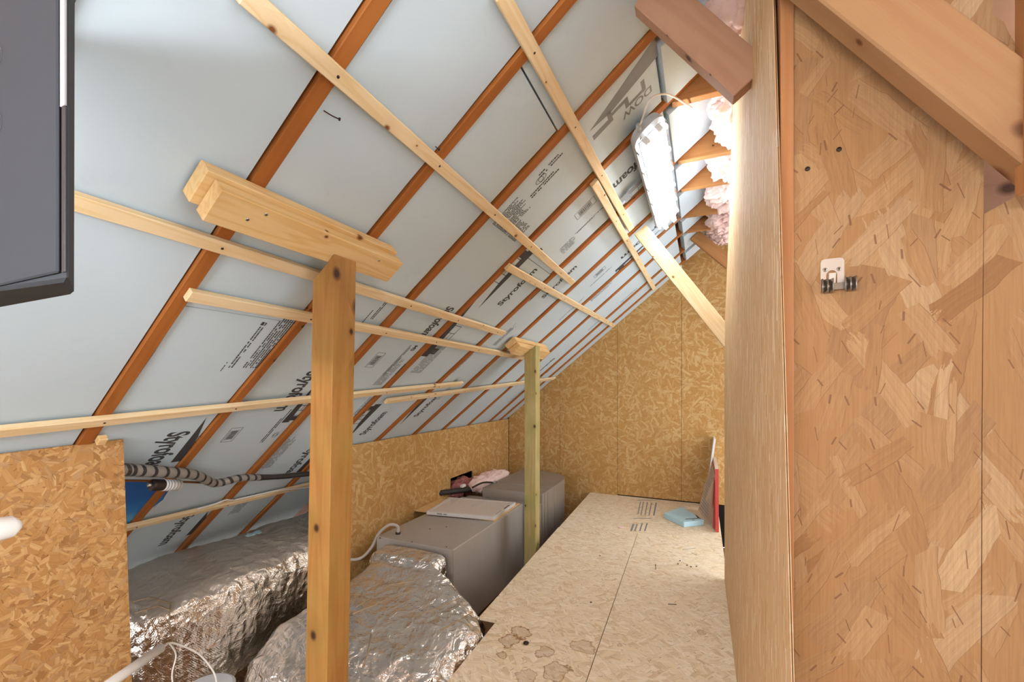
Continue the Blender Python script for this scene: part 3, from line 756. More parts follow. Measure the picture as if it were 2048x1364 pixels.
# nails sticking out of the rafters
for (p, q, lab) in (((647, 221), (678, 238), 'bent dark nail poking from the first rafter onto the grey foam'), ((871, 293), (878, 299), 'small dark nail beside the long lath')):
    A = on_roof(*p, -.002); B = on_roof(*q, .012)
    e = empty('nail', A, lab, 'nail')
    mid = (A + B) / 2 + N * .004
    tube('shank', [A, mid, B], .0015, M['nail'], e, seg=8); tube('head', [B, B + (B - mid).normalized() * .0025], .004, M['nail'], e, seg=10, smooth_path=False)

# ---------------------------------------------------------------- posts with doubled caps
def cap(a_up, y0, y1, lab, dy=.02, ww=.089):
    e = empty('timber_beam', rp(a_up, y0, .0), lab, 'beam', 'caps on the posts')
    def piece(nm, au, ya, yb, n0, n1, mat):
        A = rp(au - ww / 2, ya, n1); B = rp(au - ww / 2, yb, n1)
        return board(nm, A, B, N, ww, n1 - n0, mat, e, bevel=.002)
    piece('upper_plank', a_up + .012, y0 - dy, y1 - .012, .0005, .038, M['pine_beam'])
    lo = piece('lower_plank', a_up, y0, y1, .0385, .076, M['pine_beam'])
    return e, lo
pU = on_roof(444, 379, .076); pV = on_roof(806, 529, .076)
aU = (rc(pU)[0] + rc(pV)[0]) / 2
e1, lo = cap(aU, rc(pU)[1], rc(pV)[1], 'large doubled pine beam lying along the slope on top of the front post')
def screws(par, pxs, n):
    for (px, py) in pxs:
        c = on_roof(px, py, n); tube('screw', [c - N * .003, c + N * .0006], .0045, M['screw'], par, seg=12, smooth_path=False)
        tube('screw_recess', [c + N * .0004, c + N * .0009], .0016, M['nail'], par, seg=8, smooth_path=False)
screws(lo, [(495, 439), (532, 429), (758, 521)], .076)
pU2 = on_roof(1043, 690, .076); pV2 = on_roof(1099, 707, .076)
aU2 = (rc(pU2)[0] + rc(pV2)[0]) / 2
yU2 = rc(pU2)[1]
e2, lo2 = cap(aU2, yU2, rc(pV2)[1], 'small doubled pine cap on top of the slim far post', dy=.03)

def post(pxt, pxb, Y0, lab, mat, wd=.089, pyt=510):
    xt = on_y(pxt, pyt, Y0).x; zt_ = on_y(pxt, pyt, Y0).z; pb_ = on_y(pxb, 1364, Y0); xb = xt + (pb_.x - xt) * (zt_ - 0) / (zt_ - pb_.z)
    cs = []
    for (dx, dy) in ((-wd, 0), (0, 0), (0, wd), (-wd, wd)): cs.append(Vector((xb + dx, Y0 + dy, .0)))
    for (dx, dy) in ((-wd, 0), (0, 0), (0, wd), (-wd, wd)):
        x = xt + dx; z = (O.z + TT * x) - .076 / math.cos(TH) - .001; cs.append(Vector((x, Y0 + dy, z)))
    o = hexa('post', cs, mat, None, .002, xaxis=Z, zaxis=-Y)
    return tag(o, lab, 'post', 'posts holding up the roof')
post(668.7, 653.0, .945, 'thick brown timber post in the foreground under the large doubled beam', M['post'])
post(1071.5, 1070.8, 2.93, 'slim greenish timber post standing between furnace and walkway', M['post_green'], pyt=710)

# ---------------------------------------------------------------- diagonal braces and collar ties
def brace(p, q, y, wd, th, lab, mat, ext0=0, ext1=0, name='diagonal_brace'):
    A, B = on_y(*p, y), on_y(*q, y); d = (B - A).normalized(); B += d * ext1
    dist = lambda p: (p - O).dot(N)
    need = .012 + wd / 2 * abs(d.cross(N).length)
    A += d * ((need - dist(A)) / d.dot(N))
    o = board(name, A, B, -Y, wd, th, mat, bevel=.002)
    return tag(o, lab, 'brace', 'diagonal braces on the right')
brace((1322, -2), (1504, 158), 1.31, .108, .045, 'brown diagonal brace at the top, ending in the strand-board wall', M['brace_dark'], ext1=.0)
def y_at(p): return on_roof(*p, .0).y
brace((1283, 462), (1462, 684), 2.80, .089, .038, 'pale diagonal brace below the lamp, running down to the strand-board wall', M['pine'], ext0=.0, ext1=.0)
brace((1380, 462), (1452, 520), 3.80, .089, .038, 'short orange-brown brace below the pink wool near the far wall', M['tie'], ext0=.0, ext1=.05)
# the near brace passes in front of the OSB wall
BY = WY - .088
ln1 = (on_y(1640, 0, BY), on_y(2041, 322, BY)); ln2 = (on_y(1892, 0, BY), on_y(2041, 100, BY))
d = (on_y(2041, 322, BY) - on_y(1640, 0, BY)).normalized(); perp = Vector((d.z, 0, -d.x)) * 1.0
if perp.z < 0: perp = -perp
c1 = ln1[1]; A = c1 + perp * .0455 - d * .75; B = c1 + perp * .0455 + d * .03
o = board('diagonal_brace', A, B, -Y, .091, .045, M['brace_pale'], bevel=.003)
tag(o, 'wide tan diagonal brace in the upper right corner, in front of the OSB wall', 'brace', 'diagonal braces on the right')
# studs
o = hexa('stud', [Vector((RX + .0085, WY - .006, .0)), Vector((wp(1586.5, 700).x, WY - .006, .0)), Vector((wp(1586.5, 700).x, WY + .08, .0)), Vector((RX + .0085, WY + .08, .0)),
                  Vector((RX + .0085, WY - .006, zt)), Vector((wp(1586.5, 700).x, WY - .006, zt)), Vector((wp(1586.5, 700).x, WY + .08, zt)), Vector((RX + .0085, WY + .08, zt))], M['stud'], None, .001, xaxis=Z, zaxis=-Y)
tag(o, 'narrow knotty upright stud between the strand-board wall and the OSB wall', 'stud', 'upright studs')
xs = on_y(2042, 300, BY).x + .002
o = hexa('stud', [Vector(p) for p in boxv(xs, xs + .04, BY - .004, BY + .018, on_y(2041, 385, BY).z, zt)], M['stud'], None, .001, xaxis=Z, zaxis=-Y)
tag(o, 'upright stud at the right edge of the picture, ending on the diagonal brace', 'stud', 'upright studs')

CT = EYE + 1.205
tie_ord = ['nearest', 'second', 'third', 'fourth', 'farthest']
for k, j in enumerate((4, 5, 6, 7, 8)):
    yj = ry(j, -.1) + .0195
    x0 = (CT - EYE - Z0) / TT; x1 = x0 + .14 / TT
    pts = [Vector((x0, yj, CT)), Vector((RX + .3, yj, CT)), Vector((RX + .3, yj, CT + .14)), Vector((min(x1, .0), yj, CT + .135))]
    o = prism('collar_tie', pts, -Y, .038, M['tie'], X, bevel=.002)
    tag(o, 'level brown collar tie under the pink wool, %s of the row' % tie_ord[k], 'tie beam', 'collar ties')

# ---------------------------------------------------------------- pink wool
def blob(name, lo, hi, mat, res=34, amp=.03, fr=9, seed=0, parent=None, power=.75, sag=None):
    """lumpy fibrous mass filling the box lo-hi"""
    c = (lo + hi) / 2; h = (hi - lo) / 2; v = []; f = []
    nu, nv = res * 2, res
    for i in range(nv + 1):
        ph = -math.pi / 2 + math.pi * i / nv
        for k in range(nu):
            t = 2 * math.pi * k / nu
            se = lambda w_: math.copysign(abs(w_) ** power, w_)
            d = Vector((se(math.cos(ph)) * se(math.cos(t)), se(math.cos(ph)) * se(math.sin(t)), se(math.sin(ph))))
            p = Vector((d.x * h.x, d.y * h.y, d.z * h.z)); q = (p + c) * fr + Vector((seed, seed * 2, 0))
            n1 = noise.fractal(q, 1.0, 2.0, 4) ; n2 = abs(noise.noise(q * 2.3))
            p += d.normalized() * (n1 * amp + n2 * amp * .9 - amp * .2)
            v.append(p)
    for i in range(nv):
        for k in range(nu): f.append((i * nu + k, i * nu + (k + 1) % nu, (i + 1) * nu + (k + 1) % nu, (i + 1) * nu + k))
    return mesh_from(name, v, f, mat, parent, Matrix.Translation(c), smooth=True)
wool_lab = ['above the brown brace at the top', 'nearest behind the brown brace', 'drooping right of the lamp, second bay of ties', 'hanging between the ties, right of the lamp', 'ragged and low, above the short orange brace', 'darkest and farthest, at the far wall']
for k, (j, lo_, hi_, z0, z1) in enumerate(((3, 0, 0, .0, .0), (4, 0, 0, 0, 0), (5, 0, 0, -.03, 0), (6, 0, 0, -.04, 0), (7, 0, 0, -.06, 0), (8, 0, 0, -.03, 0))):
    ya, yb = ry(j, -.1) + .085, ry(j + 1, -.1) + .03
    if k == 0: ya -= .35
    o = blob('pink_wool_batt', Vector((.05, ya, CT - .005 + z0)), Vector((RX + .30, yb, CT + .18)), M['pink'], res=72, amp=.05, fr=13, seed=k * 3)
    tag(o, 'ragged pink glass-wool batt ' + wool_lab[k], 'insulation', 'pink wool batts at the ridge')
# lid above the wool so no sky shows through
struct(prism('ceiling', [Vector((-.35, -1.0, CT + .26)), Vector((1.4, -1.0, CT + .26)), Vector((1.4, D, CT + .26)), Vector((-.35, D, CT + .26))], -Z, .02, M['board_plain'], X))

# ---------------------------------------------------------------- fluorescent fixture
def fixture(name, x, y0, y1, lab, cable=True, wall=None):
    e = empty(name, Vector((x, y0, O.z + TT * x)), lab, 'light')
    L = y1 - y0; W = .075
    a_c = x / math.cos(TH)
    M_ = frame(rp(a_c, y0, .02), Vector((0, 1, 0)), z=N)
    if wall: M_ = frame(wall[0], wall[1], z=wall[2]); e.location = wall[0]; L = wall[3]
    def add(nm, v, f, mat, smooth=False, bevel=0, par=None, seg=1):
        o = mesh_from(nm, v, f, mat, None, M_, bevel=bevel, smooth=smooth, seg=seg); p = par or e
        o.parent = p; o.matrix_parent_inverse = (Matrix.Translation(e.location) if p is e else p.matrix_world).inverted(); return o
    # housing: shallow trough with rounded ends
    def rr(L0, L1, W_, n=8):
        pts = []; r = W_ * .8
        for (cx, cy, a0) in ((L1 - r, W_ - r, 0), (L0 + r, W_ - r, 90), (L0 + r, -W_ + r, 180), (L1 - r, -W_ + r, 270)):
            for k in range(n + 1): a = math.radians(a0 + 90 * k / n); pts.append((cx + r * math.cos(a), cy + r * math.sin(a)))
        return pts
    def shell(levels):
        v = []; f = []
        for (ins, z) in levels:
            for p in rr(ins, L - ins, W - ins): v.append((p[0], p[1], z))
        n = len(rr(0, L, W))
        for i in range(len(levels) - 1):
            for k in range(n): f.append((i * n + k, i * n + (k + 1) % n, (i + 1) * n + (k + 1) % n, (i + 1) * n + k))
        return v, f, n
    v, f, n = shell([(.018, 0), (.004, .01), (0, .035), (0, .045)]); f.append(tuple(range(n))); f.append(tuple(reversed([3 * n + k for k in range(n)])))
    add('housing', v, f, M['housing'])
    v = boxv(.05, L - .05, -.055, .055, .0455, .048); add('reflector', v, BF, M['reflector'])
    v, f, n = shell([(.0, .0455), (.0, .058), (.008, .078), (.022, .09), (.035, .094)]); f.append(tuple(reversed([4 * n + k for k in range(n)])))
    add('diffuser', v, f, M['diffuser'], smooth=True)
    for s in (-1, 1):
        tv = []; tf = []; seg = 14; r = .0125
        for xx in (.05, L - .05):
            for k in range(seg): a = 2 * math.pi * k / seg; tv.append((xx, s * .032 + r * math.cos(a), .066 + r * math.sin(a)))
        for k in range(seg): tf.append((k, (k + 1) % seg, seg + (k + 1) % seg, seg + k))
        tf.append(tuple(range(seg))); tf.append(tuple(range(2 * seg - 1, seg - 1, -1)))
        add('lamp_tube', tv, tf, M['tube_fill' if wall else 'tube_glow'], smooth=True)
        for xx in (.036, L - .050):
            add('lamp_socket', boxv(xx, xx + .014, s * .032 - .012, s * .032 + .012, .048, .08), BF, M['white'], bevel=.002)
    for k in range(6):
        for s in (-1, 1):
            xx = .10 + k * (L - .2) / 5
            add('clip', boxv(xx - .011, xx + .011, s * W - (.006 if s > 0 else .0), s * W + (.006 if s < 0 else .0) + (.004 * s if s > 0 else 0), .034, .062), BF, M['diffuser'] if False else M['housing'], bevel=.001)
    if cable:
        g0 = M_ @ Vector((.012, -.03, .028)); g1 = M_ @ Vector((-.03, -.03, .028))
        tube('cable_gland', [g0, g1], .011, M['housing'], e, seg=14, smooth_path=False)
    return e, M_
lx = -.235
fa = on_roof(1283, 262, .06); fb = on_roof(1331, 462, .09)
e, FM = fixture('fluorescent_fixture', (fa.x + fb.x) / 2 - .02, fa.y, fb.y, 'white two-tube fluorescent lamp with clear cover, lit, hanging on the roof slope')
fixture('fluorescent_fixture', -.25, -.95, .10, 'unseen fill light added behind the camera, shaped as a two-tube fluorescent lamp', False, (Vector((-1.0, -.898, 1.70)), X, Y, 1.27))  # unseen fill added to brighten roof, floor and strand-board wall
# lamp cord
g1 = FM @ Vector((-.03, -.03, .028))
cpt = [g1, g1 + Vector((.0, -.06, .0)) + N * .03, on_roof(1300, 198, .07), on_roof(1330, 188, .05), on_roof(1352, 196, .045), on_roof(1384, 216, .05)]
tag(tube('lamp_cord', cpt, .0035, M['cable'], None, seg=10), 'thin grey cord looping from the lamp to the rafter beside it', 'cord')

# ---------------------------------------------------------------- grey enclosure near the camera
gy, gb = .16, .23
e = empty('electrical_enclosure', on_y(75, 596, gy), 'dark grey out-of-focus electrical box very close at the left edge', 'electrical box')
def zr_(x): return EYE + Z0 + TT * x - .004
q = lambda px, py, y: on_y(px, py, y)
fl_, fr_ = on_y(-70, 0, gy).x, on_y(137, 0, gy).x
ftop = zr_(on_y(-70, 0, gb).x) - .03
def at_x(px, y): return on_y(px, 0, y).x
F8 = [Vector((fl_, gy, q(-70, 590, gy).z)), q(137, 562, gy), q(148, 588, gb), Vector((at_x(-70, gb), gb, q(-70, 628, gb).z)),
      Vector((fl_, gy, ftop)), Vector((fr_, gy, ftop)), Vector((at_x(150, gb), gb, ftop)), Vector((at_x(-70, gb), gb, ftop))]
hexa('enclosure_body', F8, M['panel_grey'], e, .003, xaxis=X, zaxis=Z)
c = q(126, 556, gy)
wbox('cover_plate', fl_ + .01, at_x(124, gy), gy - .003, gy - .0002, c.z + .004, ftop - .01, M['panel_grey'], e, bevel=.0012)
zc = q(130, 215, gy).z
wbox('hinge_strip', at_x(126.5, gy), at_x(135, gy), gy - .002, gy - .0002, zc, ftop - .01, M['panel_light'], e, bevel=.0004)
wbox('hinge_slot', at_x(127, gy), at_x(134, gy), gy - .0012, gy - .0002, q(130, 545, gy).z, zc - .0005, M['panel_dark'], e, bevel=.0002)
for zz in (110, 245):
    c = q(-2, zz, gy - .0034); vv = []; ff = []; r = .0052
    for k in range(32):
        t = 2 * math.pi * k / 32
        for rr_ in (r, r - .0006): vv.append((rr_ * math.cos(t), 0, rr_ * math.sin(t) * 1.25))
    for k in range(32): ff.append((2 * k, 2 * k + 1, 2 * ((k + 1) % 32) + 1, 2 * ((k + 1) % 32)))
    mesh_from('knockout_ring', vv, ff, M['panel_seam'], e, Matrix.Translation(c))
wbox('hanger', fl_ + .01, fl_ + .03, gy + .02, gy + .05, ftop - .01, ftop + .06, M['panel_grey'], e)

# ---------------------------------------------------------------- orange OSB panel at the left
PX = -1.835
top_a = on_x(0, 908, PX); top_b = on_x(247, 878, PX); bot_b = on_x(264, 1364, PX)
dz = (top_b.z - top_a.z) / (top_b.y - top_a.y)
ye = lambda z: top_b.y + (bot_b.y - top_b.y) * (z - top_b.z) / (bot_b.z - top_b.z)
pts = [Vector((PX, -.4, 0)), Vector((PX, ye(0), 0)), top_b, Vector((PX, -.4, top_b.z + dz * (-.4 - top_b.y)))]
o = prism('strand_board_sheet', pts, X, .012, M['osb_left'], Y, bevel=.0005)
tag(o, 'orange OSB panel standing at the lower left in front of the foil duct', 'board')
c = on_x(200, 884, PX - .03)
o = board('wood_block', on_roof(196, 886, .03), on_roof(214, 884, .03), N, .03, .02, M['pine_beam']); tag(o, 'small pine block behind the top edge of the orange OSB panel', 'block')

# ---------------------------------------------------------------- foil ducts
def loft(name, secs, mat, parent=None, axis='y', ring=220, sub=16, amp=.006, fr=14, seed=0, capamp=1.0, label=None, power=.35, big=0.0):
    """rounded-box sections (y, x0, x1, z0, z1, roundness) lofted along y, with crumples"""
    S = []
    for i in range(len(secs) - 1):
        for k in range(sub):
            t = k / sub; ts = t * t * (3 - 2 * t); S.append([secs[i][j] * (1 - (ts if j else t)) + secs[i + 1][j] * (ts if j else t) for j in range(6)])
    S.append(list(secs[-1]))
    v = []; f = []; org = Vector((0, secs[0][0], 0))
    cen = []
    # rounded end: shrink rings near the last section
    for s in S:
        y, x0, x1, z0, z1, pw = s; cx, cz = (x0 + x1) / 2, (z0 + z1) / 2; hx, hz = (x1 - x0) / 2, (z1 - z0) / 2
        for k in range(ring):
            t = 2 * math.pi * k / ring; c_, s_ = math.cos(t), math.sin(t)
            px = math.copysign(abs(c_) ** pw, c_) * hx; pz = math.copysign(abs(s_) ** pw, s_) * hz
            p = Vector((cx + px, y, cz + pz)); nrm = Vector((px / hx, 0, pz / hz)).normalized()
            q = p * fr + Vector((seed, 0, 0)); r1 = 1 - abs(noise.noise(q)) * 2; r2 = 1 - abs(noise.noise(q * 2.7)) * 2
            fd = min(1, max(0, (secs[-1][0] - y) * 4)) * .8 + .2 if big < .0301 else 1
            p += nrm * (fd * amp * (r1 * .8 + r2 * .45) + fd * big * noise.noise(p * 3.1 + Vector((seed, 0, 0)))); v.append(p - org)
    n = len(S)
    for i in range(n - 1):
        for k in range(ring): f.append((i * ring + k, i * ring + (k + 1) % ring, (i + 1) * ring + (k + 1) % ring, (i + 1) * ring + k))
    # fan caps through shrinking rings
    for side in (0, n - 1):
        base = side * ring; y = S[side][0]; cx = (S[side][1] + S[side][2]) / 2; cz = (S[side][3] + S[side][4]) / 2; prev = base
        for m in range(1, 14):
            t = m / 14; b = len(v)
            for k in range(ring):
                p = v[base + k] + org; p = Vector((cx + (p.x - cx) * (1 - t), p.y, cz + (p.z - cz) * (1 - t)))
                q = p * fr; p.y += (1 if side else -1) * capamp * (amp * (1 - abs(noise.noise(q)) * 2) + .02 * math.sin(t * 1.57)); v.append(p - org)
            for k in range(ring): f.append((prev + k, prev + (k + 1) % ring, b + (k + 1) % ring, b + k))
            prev = b
        f.append(tuple(prev + k for k in range(ring)))
    return mesh_from(name, v, f, mat, parent, Matrix.Translation(org), smooth=True)

e = empty('foil_duct', Vector((-2.5, 1.1, 0)), 'long quilted silver foil duct with dusty top, lying under the slope at the lower left', 'duct')
zt_d = EYE - .965
dbody = loft('duct_body', [(1.02, -2.74, -2.14, .02, zt_d - .02, .34), (1.06, -2.76, -2.11, .01, zt_d + .005, .28), (1.12, -2.78, -2.10, .0, zt_d + .015, .26), (1.45, -2.78, -2.09, .0, zt_d + .02, .26), (1.8, -2.77, -2.10, .0, zt_d + .03, .34), (2.15, -2.76, -2.12, .0, zt_d + .04, .34), (2.6, -2.76, -2.13, .0, zt_d + .04, .34)],
     M['foil_trunk'], e, sub=40, amp=.009, fr=13, big=.03)
e = empty('foil_plenum', Vector((-1.45, 1.7, 0)), 'crumpled shiny foil-wrapped plenum bulging in front of the furnace', 'duct')
pz = EYE
pbody = loft('plenum_body', [(1.24, -1.86, -1.10, .10, pz - 1.36, .75), (1.36, -1.95, -1.00, .04, pz - 1.25, .6), (1.52, -1.98, -.95, .0, pz - 1.17, .5), (1.75, -1.96, -.93, .0, pz - 1.11, .5), (1.90, -1.92, -.99, .0, pz - 1.09, .5), (2.00, -1.86, -1.20, .0, pz - 1.05, .4), (2.04, -1.85, -1.375, .0, pz - 1.01, .22), (2.15, -1.85, -1.378, .02, pz - 1.0, .18)],
     M['foil_plenum'], e, sub=26, amp=.011, fr=12, seed=4, big=.03)
from mathutils.bvhtree import BVHTree
def onto(obj, px, py, off=.001):
    me = obj.data; Mw = obj.matrix_world if obj.parent is None else Matrix.Translation(ORG[obj.name])
    if obj.name not in BV: BV[obj.name] = BVHTree.FromPolygons([Mw @ v.co for v in me.vertices], [tuple(p.vertices) for p in me.polygons])
    h = BV[obj.name].ray_cast(CAM, ray(px, py).normalized())
    return None if h[0] is None else h[0] + h[1].normalized() * off
BV = {}; ORG = {}
def seam(par, pts, r=.004, mat='tape'): tube('taped_seam', pts, r, M[mat], par, seg=8)

ORG[dbody.name] = Vector((0, 1.02, 0)); ORG[pbody.name] = Vector((0, 1.24, 0))
def seams(body, paths, r, mat):
    for path in paths:
        pts = []
        for i in range(len(path) - 1):
            for k in range(8):
                t = k / 8; p = onto(body, path[i][0] * (1 - t) + path[i + 1][0] * t, path[i][1] * (1 - t) + path[i + 1][1] * t)
                if p is not None and (not pts or (p - pts[-1]).length < .15): pts.append(p)
        if len(pts) > 3: tube('taped_seam', pts, r, M[mat], body.parent, seg=6, res=2)
seams(dbody, [[(342, 1206), (338, 1240), (346, 1290), (348, 1350), (350, 1364)], [(345, 1208), (300, 1195), (262, 1205)], [(345, 1222), (318, 1212), (262, 1228)]], .0035, 'tape')
seams(pbody, [[(706, 1228), (760, 1205), (848, 1171)], [(832, 1232), (880, 1215), (932, 1190)], [(712, 1215), (780, 1170), (835, 1160)], [(742, 1268), (735, 1310), (722, 1340)], [(880, 1262), (926, 1236), (948, 1222)]], .0026, 'tape')

# debris on the duct top
o = blob('foam_scrap', on_z(487, 1075, zt_d + .02), on_z(487, 1075, zt_d + .02) + Vector((.05, .10, .018)), M['foam_blue'], res=12, amp=.01, fr=30); tag(o, 'small pale blue foam scrap lying on the dusty duct', 'scrap')

# ---------------------------------------------------------------- furnace
fz = EYE - .982
f0 = on_z(751.6, 1073.3, fz); f1 = on_z(907.6, 1099.7, fz); f2 = on_z(1045, 1007.4, fz)
fx0, fx1, fy0, fy1 = f0.x, (f1.x + f2.x) / 2, (f0.y + f1.y) / 2, 3.29
e = empty('furnace', Vector(((fx0 + fx1) / 2, fy0, 0)), 'grey-brown steel furnace cabinet lying on its side beside the walkway', 'furnace')
wbox('cabinet', fx0, fx1, fy0, fy1, .02, fz, M['furnace'], e, bevel=.003)
ysd = on_x(1008.7, 1200, fx1).y
wbox('front_panel', fx1, fx1 + .003, fy0 + .004, ysd - .002, .03, fz - .004, M['furnace'], e, bevel=.001)
wbox('rear_panel', fx1, fx1 + .003, ysd + .002, fy1 - .004, .03, fz - .004, M['furnace'], e, bevel=.001)
wbox('front_plate', fx0 + .01, fx1 - .01, fy0 - .002, fy0, .03, fz - .012, M['furnace'], e, bevel=.0005)
for (px, py) in ((760, 1076), (824, 1084), (893, 1094), (893, 1054), (860, 1058)):
    c = on_z(px, py, fz); tube('screw', [c - Z * .002, c + Z * .002], .005, M['nail'], e, seg=8, smooth_path=False)
# cable with clamp
c0 = on_z(796, 1068, fz)
cc = [c0 + Z * .0, c0 + Vector((-.002, 0, .05)), on_x(778, 1050, c0.x - .03), on_x(757, 1068, c0.x - .10), on_x(743, 1095, c0.x - .13), on_x(722, 1116, c0.x - .14), on_x(695, 1118, KX + .02), on_x(660, 1105, KX + .02)]
tag(tube('power_cable', cc, .010, M['cable_grey'], None, seg=12), 'thick grey cable looping from the furnace top to the OSB wall', 'cable')
tube('cable_clamp', [c0 - Z * .004, c0 + Z * .012], .016, M['nail'], e, seg=12, smooth_path=False)

# return plenum beyond
pz_ = EYE - .90
q0 = on_z(963.6, 975.6, pz_); q1 = on_z(1089, 985.4, pz_); q2 = on_z(1042.7, 938, pz_)
px0, px1, py0, py1 = q0.x, q1.x, 3.30, min(q2.y, 4.30)
e = empty('return_plenum', Vector(((px0 + px1) / 2, py0, 0)), 'galvanised return air box with a rounded far corner behind the slim post', 'duct')
R_ = .34; pts = [Vector((px0, py0 + .06, pz_)), Vector((px1, py0 + .06, pz_))]
for k in range(13):
    t = math.radians(90 * k / 12); pts.append(Vector((px1 - R_ + R_ * math.cos(t), py1 - R_ + R_ * math.sin(t), pz_)))
pts.append(Vector((px0, py1, pz_)))
prism('plenum_body', pts, Z, pz_ - .02, M['galv'], X, parent=e, bevel=.002)
wbox('standing_seam', px0, px1 + .002, py0 + .30, py0 + .312, pz_ - .3, pz_ + .006, M['galv'], e, bevel=.001)
wbox('collar', fx0 + .03, px1 - .01, py0 - .008, py0 + .062, .04, fz - .02 + .02, M['galv'], e, bevel=.002)
for yy in (py0 + .10, py0 + .19, py0 + .36):
    wbox('panel_rib', px1, px1 + .004, yy, yy + .012, .03, pz_ - .01, M['galv_side'], e, bevel=.001)
# pink wool in the wall cut-out and beside the plenum
o = blob('pink_wool_tuft', Vector((KX - .10, ha + .02, hz0 + .0)), Vector((KX + .06, hb - .01, hz1 - .05)), M['pink_dark'], res=30, amp=.03, fr=16, seed=8); tag(o, 'dull dark pink wool stuffed in the square cut-out of the OSB wall', 'insulation')
o = blob('pink_wool_tuft', Vector((px0 - .22, py0 + .10, pz_ - .10)), Vector((px0 - .02, py0 + .80, pz_ + .05)), M['pink'], res=30, amp=.02, fr=14, seed=12); tag(o, 'strip of pink wool squeezed between return air box and knee wall', 'insulation')
# black hose out of the wall
h0 = on_x(880, 987, KX + .0); h1 = on_z(944, 993, h0.z - .0)
o = tube('drain_hose', [h0 - X * .02, h0 + X * .02 + Y * .05, h0 + Vector((.10, .22, -.01)), h0 + Vector((.14, .34, -.02))], .024, M['black_rubber'], None, seg=16); tag(o, 'short black hose coming out of the OSB wall beside the cut-out', 'hose')
c = h0 + Vector((.10, .22, .012))
o = wbox('fitting', c.x - .015, c.x + .015, c.y - .03, c.y + .03, c.z + .005, c.z + .03, M['white'], None, bevel=.004); tag(o, 'small white fitting lying on the black hose', 'fitting')
# metal scraper on the plenum
A = on_z(945, 975, pz_ + .03); B = on_z(985, 965, pz_ + .006)
e = empty('pry_bar', A, 'small dark pry bar with a grey tip resting on the return air box', 'tool')
tube('shaft', [A, (A + B) / 2 + Z * .02, B], .008, M['nail'], e, seg=10); B2 = on_z(993, 964, pz_ + .006); tube('tip', [B, B2], .008, M['spring'], e, seg=8, radii=None, smooth_path=False)

# cardboard sheet and wrapped filter on top
cz = fz + .006
cp = [on_z(829.6, 1021, cz), on_z(990, 1041.5, cz), on_z(1039.5, 1006.3, cz), on_z(884.6, 993.2, cz)]
o = prism('osb_offcut', cp, Z, .0055, M['pine_beam'], (cp[1] - cp[0]).normalized(), bevel=.0005); tag(o, 'thin OSB offcut under the wrapped filter on the furnace', 'board')
tz = cz + .026
fp = [on_z(853, 1022.5, tz), on_z(988, 1034, tz), on_z(1031, 1004.1, tz), on_z(899, 994.3, tz)]
e = empty('air_filter', sum(fp, Vector()) / 4 - Z * .026, 'plastic-wrapped white air filter lying flat on the furnace', 'air filter')
ctr = sum(fp, Vector()) / 4
prism('media', [ctr + (p - ctr) * .93 - Z * .003 for p in fp], Z, .018, M['media'], (fp[1] - fp[0]).normalized(), parent=e)
for i in range(4):
    p, q = fp[i], fp[(i + 1) % 4]; pi, qi = ctr + (p - ctr) * .90, ctr + (q - ctr) * .90
    prism('frame_side', [p, q, qi, pi], Z, .0245, M['card_white'], (q - p).normalized(), parent=e, bevel=.001)
wr = prism('plastic_wrap', [ctr + (p - ctr) * 1.015 + Z * .002 for p in fp], Z, .027, M['wrap'], (fp[1] - fp[0]).normalized(), parent=e)
# print on the frame
for (s0, s1, k0, k1, mt) in ((.52, .78, .93, .975, 'ink'), (.12, .4, .93, .95, 'ink_grey')):
    A, B = fp[1], fp[2]
    q = [ctr + (A.lerp(B, s) - ctr) * k + Z * .0004 for s, k in ((s0, k0), (s1, k0), (s1, k1), (s0, k1))]
    prism('print_mark', q, Z, .0004, M[mt], (B - A).normalized(), parent=e)
A, B = fp[0], fp[1]; dn = (B - A).normalized(); out = Vector((dn.y, -dn.x, 0))
for (s0, s1) in ((.16, .24), (.26, .31)):
    q = [A.lerp(B, s0) + out * .0006 - Z * .016, A.lerp(B, s1) + out * .0006 - Z * .016, A.lerp(B, s1) + out * .0006 - Z * .008, A.lerp(B, s0) + out * .0006 - Z * .008]
    prism('print_mark', q, out, .0004, M['ink_grey'], dn, parent=e)

# ---------------------------------------------------------------- pipes at the lower left
PN = .055
ppx = [(238, 940), (262, 940), (330, 944), (390, 950), (430, 966), (480, 956), (520, 955)]
pp = [on_roof(px, py, PN) for (px, py) in ppx]
e = empty('insulated_pipe', pp[0], 'grey insulated refrigerant pipe spirally wrapped with black tape, low on the slope', 'pipe')
tube('pipe_cover', pp, .017, M['grey_wrap'], e, seg=18, res=10, radii=[.0225, .0225, .022, .0205, .0185, .017, .0165])
pq = [on_roof(px, py, PN) for (px, py) in ((518, 955), (545, 954), (575, 952), (640, 945), (700, 938))]
tube('taped_end', pq, .014, M['blackfoam'], e, seg=18, radii=[.0165, .0145, .0155, .015, .015])
